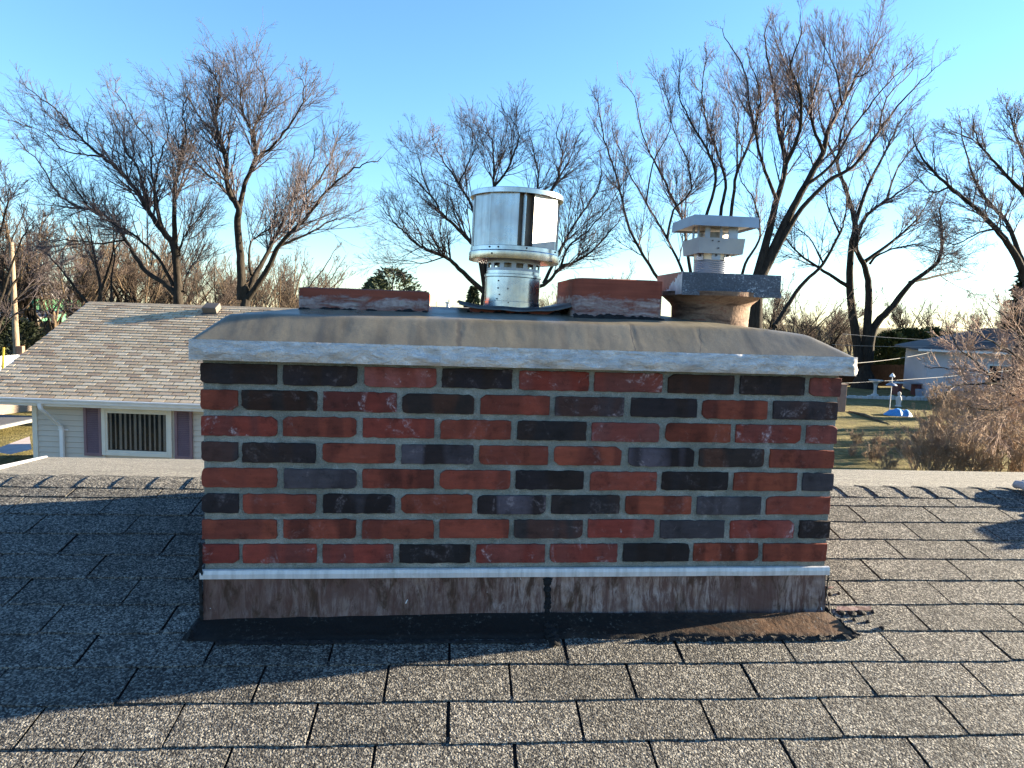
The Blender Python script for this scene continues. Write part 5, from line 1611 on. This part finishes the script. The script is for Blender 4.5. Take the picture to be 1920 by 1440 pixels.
# low grey garage roof
ga = at(32, 582, 62.); gb = at(124, 582, 62.)
gar = empty('grey_garage', Vector((ga.x, ga.y, GZ)), 'low garage with a wide grey roof between the green house and the green shed', 'garage')
fw_ = Vector((math.sin(YAW), math.cos(YAW), 0)); rt_ = Vector((math.cos(YAW), -math.sin(YAW), 0))
za = at(78, 600, 58.).z
mb = MB(); mb.prism([ga-rt_*1+Vector((0,0,-.1)), gb+Vector((0,0,-.1)), gb+Vector((0,0,0)), ga-rt_*1], fw_*.1)
q0 = Vector((ga.x, ga.y, za))-fw_*4.5-rt_*1; q1 = Vector((gb.x, gb.y, za))-fw_*4.5
mb = MB(); mb.add([q0, q1, gb, ga-rt_*1, q0-Vector((0,0,.18)), q1-Vector((0,0,.18)), gb-Vector((0,0,.18)), ga-rt_*1-Vector((0,0,.18))], [(0,1,2,3), (7,6,5,4), (0,4,5,1), (1,5,6,2), (2,6,7,3), (3,7,4,0)])
mb.build('roof', MAT_GREYROOF, gar)
mb = MB(); mb.obox(Vector((q0.x, q0.y, GZ))+fw_*.5+rt_*.2, (q1-q0)-rt_*.4, fw_*4.2, Vector((0,0,za-GZ-.2))); mb.build('wall', simple('brown_hedge_wall', (.09,.07,.05), .9, var=.4, scale=3), gar)
mb = MB(); qp = at(121, 640, 56.); mb.obox(Vector((qp.x, qp.y, GZ)), rt_*.16, fw_*.16, Vector((0,0,za-GZ-.02))); mb.build('post', MAT_WHITE, gar)
# parked car
cb = gpt(92, 655); cb = at_z(88, 652, GZ); carz = GZ
cd_ = (cb-Vector(CAM)).length
car = empty('parked_car', (cb.x, cb.y, GZ), 'dark parked car with red tail light seen over the tan roof edge', 'car')
def cx_(a, b, z): return Vector((cb.x, cb.y, GZ))+rt_*a+fw_*b+Vector((0,0,z))
body = [(-2.2,.35),(-2.25,.75),(-2.15,1.0),(-1.75,1.5),(-1.3,1.62),(.4,1.6),(1.05,1.08),(2.1,.92),(2.25,.7),(2.2,.35)]
mb = MB(); mb.prism([cx_(a, -.9, z) for a, z in body], fw_*1.8); mb.build('body', MAT_CARPAINT, car, bevel=.05)
mb = MB(); mb.prism([cx_(a, -.915, z) for a, z in ((-1.75,1.05),(-1.6,1.42),(-1.25,1.52),(.3,1.5),(.8,1.08))], fw_*.01); mb.build('side_window', MAT_GLASS, car)
mb = MB(); mb.prism([cx_(-2.17, -.7, 1.02), cx_(-1.80, -.65, 1.46), cx_(-1.80, .65, 1.46), cx_(-2.17, .7, 1.02)], -rt_*.02); mb.build('rear_window', simple('sky_lit_glass', (.05,.07,.09), .05, var=.1), car)
for s_ in (-.85, .62):
    mb = MB(); mb.obox(cx_(-2.3, s_, .85), rt_*.1, fw_*.24, Vector((0,0,.3))); mb.build('tail_light', MAT_RED, car)
for a in (-1.4, 1.4):
    for b in (-.86, .66):
        mb = MB(); mb.tube([cx_(a, b, .34), cx_(a, b+.2, .34)], .34, 20); w_o = mb.build('wheel', MAT_RUBBER, car, smooth='auto')
        mb = MB(); mb.tube([cx_(a, b-.01, .34), cx_(a, b+.03, .34)], .2, 14); mb.build('rim', MAT_GALV, w_o, smooth='auto')
# street seen left of the neighbour's wall corner
MAT_ROAD = simple('asphalt_road', (.06,.06,.065), .9, var=.15, bump=.3, bscale=80)
def ground_sheet(name, px, mat_, lift, kind='structure'):
    mb = MB(); P = [gpt(x, y)+Vector((0,0,lift)) for x, y in px]
    mb.add(P, [tuple(range(len(P)))]); o = mb.build(name, mat_); tag(o, kind=kind); return o
ground_sheet('road', [(-260, 822), (-240, 778), (70, 796), (70, 801), (0, 819)], MAT_ROAD, .30)
mb = MB(); k0, k1 = gpt(-60, 832)+Vector((0,0,.24)), gpt(66, 803)+Vector((0,0,.24)); dr = k1-k0
mb.obox(k0, dr, Vector((-dr.y, dr.x, 0)).normalized()*.15, Vector((0,0,.10))); tag(mb.build('kerb', simple('grey_kerb', (.17,.17,.17), .9)), kind='structure')
ground_sheet('path', [(-40, 862), (0, 858), (56, 836), (60, 862), (20, 872)], simple('pinkish_concrete_path', (.38,.31,.30), .9), .30)
tb = gpt(-60, 800); th_ = empty('tan_house', at_z(10, 795, GZ), 'tan lap-sided house across the street, left of the pale wall corner', 'house')
q0 = at(-330, 784, 22.); q1 = at(75, 790, 29.)
for i in range(9):
    mb = MB(); z0 = q1.z+.0+i*.155
    mb.prism([Vector((q0.x, q0.y, z0)), Vector((q0.x, q0.y, z0))+fw_*.05, Vector((q0.x, q0.y, z0+.155))+fw_*.05, Vector((q0.x, q0.y, z0+.155))+fw_*.02], Vector((q1.x-q0.x, q1.y-q0.y, 0))); mb.build('siding_board', MAT_TANSIDE, th_)
mb = MB(); mb.obox(Vector((q0.x, q0.y, GZ))+fw_*.06, Vector((q1.x-q0.x, q1.y-q0.y, 0)), fw_*5, Vector((0,0,q1.z+1.4-GZ))); mb.build('wall', MAT_TANSIDE, th_)
# far buildings over the crown
fb_ = at(542, 572, 70.); far_b = empty('brown_brick_building', (fb_.x, fb_.y, GZ), 'small brown brick building on the horizon left of the left clay flue', 'building')
w0, w1 = at(522, 565, 70.), at(640, 565, 70.)
mb = MB(); mb.obox(Vector((w0.x, w0.y, GZ)), Vector((w1.x-w0.x, w1.y-w0.y, 0)), fw_*6, Vector((0,0,w0.z+.15-GZ))); mb.build('wall', MAT_BROWNBRICK, far_b)
mb = MB(); mb.obox(Vector((w0.x, w0.y, w0.z+.15))-rt_*.1-fw_*.1, Vector((w1.x-w0.x+.2, w1.y-w0.y, 0)), fw_*6.2, Vector((0,0,.12))); mb.build('roof', MAT_DARKROOF, far_b)
mb = MB(); q = at(527, 562, 70.); mb.obox(Vector((q.x-.25, q.y+1, q.z-.3)), rt_*.5, fw_*.5, Vector((0,0,1.1))); mb.build('chimney', MAT_BROWNBRICK, far_b)
w0, w1 = at(780, 573, 60.), at(905, 577, 60.)
fr_ = empty('grey_roofed_house', (w0.x, w0.y, GZ), 'far house with a flat grey roof line between the left flue and the round cap', 'house')
mb = MB(); mb.obox(Vector((w0.x, w0.y, GZ)), Vector((w1.x-w0.x, w1.y-w0.y, 0)), fw_*7, Vector((0,0,w0.z-.5-GZ))); mb.build('wall', MAT_SIDING, fr_)
mb = MB(); mb.prism([Vector((w0.x, w0.y, w0.z-.5))-fw_*.4-rt_*.3, Vector((w0.x, w0.y, w0.z))+fw_*2-rt_*.3, Vector((w0.x, w0.y, w0.z-.5))+fw_*7.4-rt_*.3], Vector((w1.x-w0.x+.6, w1.y-w0.y, 0))); mb.build('roof', MAT_GREYROOF, fr_)
q = at(840, 580, 59.); mb = MB(); mb.tube([q, q+Vector((0,0,.5))], .16, 12); mb.tube([q+Vector((0,0,.5)), q+Vector((0,0,.62))], .24, 12); mb.build('vent_pipe', MAT_WHITE, fr_, smooth='auto')

# ------------------------------------------------------------------ right-hand gardens
DH = 46.
pw0 = at(1742, 655, DH)
ph = empty('pale_house', (pw0.x, pw0.y, GZ), 'pale lilac-white house with dark hipped roof behind the twiggy bush at the right', 'house')
ze2 = at(1742, 654, DH).z; PWX = (rt_*.94-fw_*.34).normalized(); PWY = Vector((-PWX.y, PWX.x, 0))
MAT_PALE = simple('pale_lilac_siding', (.42,.40,.43), .7, var=.06)
def q_(a, b, z): return Vector((pw0.x, pw0.y, 0))+PWX*a+PWY*b+Vector((0,0,z))
nbd = 22; hgt = (ze2-GZ)/nbd
for i in range(nbd):
    mb = MB(); z = GZ+i*hgt; mb.prism([q_(0, 0, z), q_(0, .03, z), q_(0, .03, z+hgt-.002), q_(0, .015, z+hgt-.002)], PWX*11); mb.build('siding_board', MAT_PALE, ph)
mb = MB(); mb.obox(q_(0, .032, GZ), PWX*11, PWY*8, Vector((0,0,ze2-GZ))); mb.build('wall', MAT_PALE, ph)
mb = MB(); mb.add([q_(-.7,-.7,ze2), q_(11.7,-.7,ze2), q_(11.7,8.7,ze2), q_(-.7,8.7,ze2), q_(4,4,ze2+1.5), q_(7,4,ze2+1.5), q_(-.7,-.7,ze2-.12), q_(11.7,-.7,ze2-.12), q_(11.7,8.7,ze2-.12), q_(-.7,8.7,ze2-.12)],
   [(0,1,5,4),(1,2,5),(2,3,4,5),(3,0,4),(9,8,7,6),(0,6,7,1),(1,7,8,2),(2,8,9,3),(3,9,6,0)]); pr_o = mb.build('roof', MAT_DARKROOF, ph)
mb = MB(); mb.obox(q_(-.75, -.76, ze2-.15), PWX*12.5, PWY*.05, Vector((0,0,.14))); mb.build('gutter', MAT_WHITE, ph)
for a in (3.4, 6.0):
    wz = GZ+.9
    mb = MB()
    for (da, dz, w, h) in ((0, 0, .1, 1.5), (1.5, 0, .1, 1.5), (.1, 0, 1.4, .1), (.1, 1.4, 1.4, .1), (.78, .1, .05, 1.3)): mb.obox(q_(a+da, -.03, wz+dz), PWX*w, PWY*.05, Vector((0,0,h)))
    wf = mb.build('window', MAT_WHITE, ph)
    mb = MB(); mb.obox(q_(a+.1, -.012, wz+.1), PWX*1.4, PWY*.01, Vector((0,0,1.3))); mb.build('pane', simple('dark_pane', (.015,.017,.02), .08), wf)
# board fence behind
f0 = at_z(1560, 722, GZ); f1 = at_z(1760, 722, GZ)
bf = empty('board_fence', f0, 'dark wooden board fence behind the three-trunked tree', 'fence')
nbo = 60
for i in range(nbo):
    p = f0.lerp(f1, i/nbo); dr = (f1-f0)/nbo; mb = MB(); h = 1.75+random.uniform(-.03, .03)
    mb.obox(Vector((p.x, p.y, ground_h(p.x, p.y)-.05)), dr*.92, fw_*.03, Vector((0,0,h))); mb.build('board', MAT_WOODFENCE, bf)
for z in (.4, 1.4):
    mb = MB(); mb.obox(f0+Vector((0,0,z))+fw_*.05, f1-f0, fw_*.05, Vector((0,0,.09))); mb.build('rail', MAT_WOODFENCE, bf)
# wooden post by the chimney corner
p0 = at_z(1577, 776, GZ); mb = MB(); mb.box((p0.x-.22, p0.y-.1, GZ), (p0.x+.16, p0.y+.1, GZ+1.5)); mb.box((p0.x-.26, p0.y-.13, GZ+1.5), (p0.x+.2, p0.y+.13, GZ+1.56))
o = mb.build('wooden_post', simple('reddish_post_wood', (.26,.16,.12), .8), None, origin=Vector((p0.x, p0.y, GZ)), bevel=.012); tag(o, 'reddish wooden post just right of the chimney corner bricks', 'post')
# bird bath
bb = at_z(1640, 742, GZ); s_ = .9
mb = MB(); mb.lathe(bb, [(0.28*s_, 0), (.26*s_, .08), (.13*s_, .14), (.10*s_, .4), (.13*s_, .75), (.2*s_, .85), (.48*s_, 1.0), (.5*s_, 1.06), (.44*s_, 1.04), (.01, .95)], 24)
o = mb.build('bird_bath', MAT_CONC, None, origin=bb, smooth='auto'); tag(o, 'pale stone bird bath under the three-trunked tree', 'bird bath')
# bird feeder
fe = at_z(1667, 775, GZ); zt_ = at(1668, 706, (fe-Vector(CAM)).dot(Vector(FW))).z
fd = empty('bird_feeder', fe, 'bird feeder with a baffle on a thin pole on the grass', 'bird feeder')
mb = MB(); mb.tube([fe, Vector((fe.x, fe.y, zt_))], .025, 8); mb.build('pole', MAT_GALV, fd)
mb = MB(); mb.lathe(Vector((fe.x, fe.y, zt_-.45)), [(.28, 0), (.2, .08), (.03, .14)], 20); mb.build('baffle', MAT_GALV, fd, smooth='auto')
mb = MB(); mb.lathe(Vector((fe.x, fe.y, zt_)), [(.13, 0), (.13, .05), (.05, .16), (.01, .2)], 14); mb.build('feeder', MAT_WHITE, fd, smooth='auto')
# small statue and blue tarp heap
sp_ = at_z(1684, 764, GZ); mb = MB(); mb.lathe(sp_, [(.17, 0), (.17, .1), (.12, .14), (.16, .45), (.13, .62), (.06, .68), (.1, .76), (.1, .85), (.02, .92)], 18)
o = mb.build('garden_statue', MAT_CONC, None, origin=sp_, smooth='auto'); tag(o, 'small pale garden statue behind the blue tarp', 'statue')
tp = at_z(1683, 782, GZ); mb = MB()
def tarp(a, b):
    x = (a-.5)*1.5; y = (b-.5)*1.0; r_ = 1-min(1, (x/.75)**2+(y/.5)**2); return tp+rt_*x+fw_*y+Vector((0,0,-.02+.45*max(0, r_)**.6+.12*fb(x*3, y*3, 4.)*(r_ > .02)))
mb.grid(24, 16, tarp); o = mb.build('tarp_heap', MAT_BLUE, None, origin=tp, fix=False); tag(o, 'bright blue tarp heaped on the lawn', 'tarp')
# dark red garden table with a pale top
tt = at_z(1722, 742, GZ); tbl = empty('garden_table', tt, 'dark red garden table with a pale top in front of the board fence', 'table')
mb = MB(); mb.obox(tt-rt_*1.6+Vector((0,0,.78)), rt_*3.2, fw_*.9, Vector((0,0,.06))); mb.build('table_top', MAT_GALV, tbl)
for a in (-1.4, -.1, 1.2):
    mb = MB(); mb.obox(tt+rt_*a+Vector((0,0,0)), rt_*.25, fw_*.8, Vector((0,0,.775))); mb.build('leg', simple('dark_red_wood', (.12,.035,.03), .8), tbl)
pl_ = at_z(1716, 744, GZ)-fw_*.4; mb = MB(); mb.lathe(pl_, [(.01, .01), (.18, .01), (.25, .55), (.23, .55), (.17, .05)], 16); o = mb.build('bucket', simple('blue_grey_plastic', (.22,.25,.32), .5), None, origin=pl_, smooth='auto'); tag(o, 'blue-grey bucket in front of the dark red garden table', 'bucket')
# stone edging of a raised bed
e0, e1 = at_z(1580, 748, GZ), at_z(1760, 752, GZ)
ed = empty('stone_edging', e0, 'low row of grey stones edging the bed under the three-trunked tree', 'edging')
for i in range(26):
    p = e0.lerp(e1, i/26); mb = MB(); l_ = (e1-e0).length/26*.9; mb.obox(p, (e1-e0).normalized()*l_, fw_*.3, Vector((0,0,.22+random.uniform(-.05, .06)))); mb.build('stone', MAT_CONC, ed, bevel=.03)
# overhead wires
def wire(name, a, b, sag, r_, label):
    a, b = Vector(a), Vector(b); mb = MB(); pts = [a.lerp(b, i/24)-Vector((0,0,sag*4*(i/24)*(1-i/24))) for i in range(25)]
    mb.tube(pts, r_, 5, cap=False); o = mb.build(name, MAT_WIRE, None, origin=a, fix=False); tag(o, label, 'cable')
wire('cable', at(1480, 685, 30.), at(1760, 657, 45.),   .25, .011, 'pale cable rising to the eave of the pale house')
wire('cable', at(1500, 722, 22.), at(1930, 690, 34.), .10, .0075, 'lowest thin cable crossing in front of the bird bath')
wire('cable', at(1580, 626, 40.), at(1930, 640, 42.), .15, .012, 'thin cable crossing the three trunks and the evergreen row')
wire('cable', at(1560, 646, 42.), at(1760, 650, 42.), .05, .008, 'faint cable just below the middle of the evergreen row')
# light-brown twiggy bush tree at right
g_ = G(31)
bt = gpt(1985, 900); bt = at(1990, 800, 19.); bz = Vector((bt.x, bt.y, GZ))
LB = []
for pts in (((1990,800),(1930,735),(1850,700),(1780,690),(1730,690)), ((1985,790),(1930,690),(1860,640),(1800,610)), ((1990,780),(1950,680),(1900,610),(1850,570)), ((1990,790),(1900,740),(1840,690),(1790,640),(1770,600)), ((1985,760),(1960,640),(1930,580)), ((1930,735),(1880,770),(1810,760)),((1900,720),(1830,720),(1770,730))):
    LB.append((limb_px(pts, 19., g_, 2.0), .055, .01, .2))
LB.append((np.array([[bz.x, bz.y, GZ-.1], [bz.x, bz.y, GZ+1], np.array(at(1990, 800, 19.))]), .09, .06, 2.))
mbt, V, Q = make_tree(LB, g_, l1=(.9, 2.4), cnt=(.70, 1.1, 1.1, .7), tw=.0048, up=(.05, .04, .02, 0), minr=.008)
tw_root = put_tree('twiggy_tree', 'fine-twigged light brown bush tree reaching in from the right edge', 'tree', bz, mbt, V, Q, MAT_BARK, simple('light_brown_fine_twigs', (.27,.19,.15), .9, var=.35, scale=2.), None)
o = tw_root.copy(); col.objects.link(o)
for chd in tw_root.children: c = chd.copy(); col.objects.link(c); c.parent = o
q = at(1985, 800, 27.); o.location = (q.x, q.y, GZ); o.rotation_euler = (0, 0, .55); o.scale = (1.25, 1.25, 1.12)
tag(o, 'second light brown bush tree, farther back, close against the pale house', 'tree')
# shrubs of dry stems on the lawn
def stems(seed, n, h, spread):
    g2 = G(seed); L = []
    for i in range(n):
        a = g2.uniform(0, 6.28); s_ = g2.uniform(.15, 1)*spread; hh = h*g2.uniform(.6, 1.05); b0 = g2.uniform(0, .25)
        L.append((np.array([[math.cos(a)*b0, math.sin(a)*b0, -.05], [math.cos(a)*(b0+s_*.4), math.sin(a)*(b0+s_*.4), hh*.55], [math.cos(a)*(b0+s_), math.sin(a)*(b0+s_), hh]]), .014, .005, .2))
    return make_tree(L, g2, l1=(.3, .9), cnt=(.55, 1.0, 1.2, 0), tw=.0036, up=(.12, .08, .05, 0), minr=.005)
MAT_STEM = simple('dry_tan_stems', (.27,.19,.125), .9, var=.4, scale=1.2)
shp = []
for k in range(3):
    mbt, V, Q = stems(70+k, 20, 1.8, 1.1)
    root = empty('dry_shrub', (0, 0, 0)); mbt.build('stems', MAT_STEM, root, fix=False); link_mesh('twigs', np_mesh('twigs', V, Q, MAT_STEM), MAT_STEM, root); shp.append(root)
first = [True]*3
for i, (x, d_, sc) in enumerate(((1650, 24, .55), (1722, 22, .75), (1752, 20.5, 1.0), (1775, 21.5, 1.1), (1815, 20, 1.1), (1850, 22, 1.15), (1890, 20.5, 1.1), (1925, 22, 1.2), (1610, 26, .4), (1800, 25, 1.1), (1870, 26, 1.15), (1760, 26, .9), (1960, 20, 1.2), (1640, 23, .4), (1790, 31, 1.2), (1850, 32, 1.3), (1900, 31, 1.2), (1820, 28, 1.2), (1690, 25, .5), (1775, 35, 1.1), (1870, 36, 1.3), (1930, 28, 1.3), (1600, 24, .3), (1668, 21, .45))):
    p = at(x, 800, d_); k = i % 3; src = shp[k]
    if first[k]: o = src; first[k] = False
    else:
        o = src.copy(); col.objects.link(o)
        for chd in src.children: c = chd.copy(); col.objects.link(c); c.parent = o
    o.location = (p.x, p.y, GZ); o.rotation_euler = (0, 0, random.uniform(0, 6)); o.scale = (sc*1.15, sc*1.15, sc)
    tag(o, 'dry leafless tan shrub in the tangle below the pale house', 'shrub', 'dry shrubs on the right lawn')
# small dark hedge bushes under the pale house windows
for i, (x, d_) in enumerate(((1790, 40), (1830, 40.5), (1870, 40), (1905, 41))):
    p = at(x, 745, d_); leafy('clipped_bush', ('leftmost', 'second', 'third', 'rightmost')[i]+' low dark bush along the foot of the pale house', 'bush', (p.x, p.y, GZ), 1.0, .8, 'col', MAT_YEW, 1500, .16, G(80+i), 'low bushes at the pale house')
# fallen branch on the lawn
mb = MB(); b0, b1 = at_z(1592, 776, GZ), at_z(1668, 800, GZ)
mb.tube([b0+Vector((0,0,.12)), b0.lerp(b1, .4)+Vector((0,0,.18)), b1+Vector((0,0,.08))], [.05, .08, .04], 8); o = mb.build('fallen_branch', MAT_BARK_TAN, None, origin=b0, smooth=True); tag(o, 'fallen pale branch lying on the grass right of the chimney', 'branch')
print('tris', sum(sum(len(p.vertices)-2 for p in m_.polygons) if len(m_.polygons) < 3000 else 2*len(m_.polygons) for m_ in bpy.data.meshes)); print('objects', len(bpy.data.objects), 'bricks', br_i)
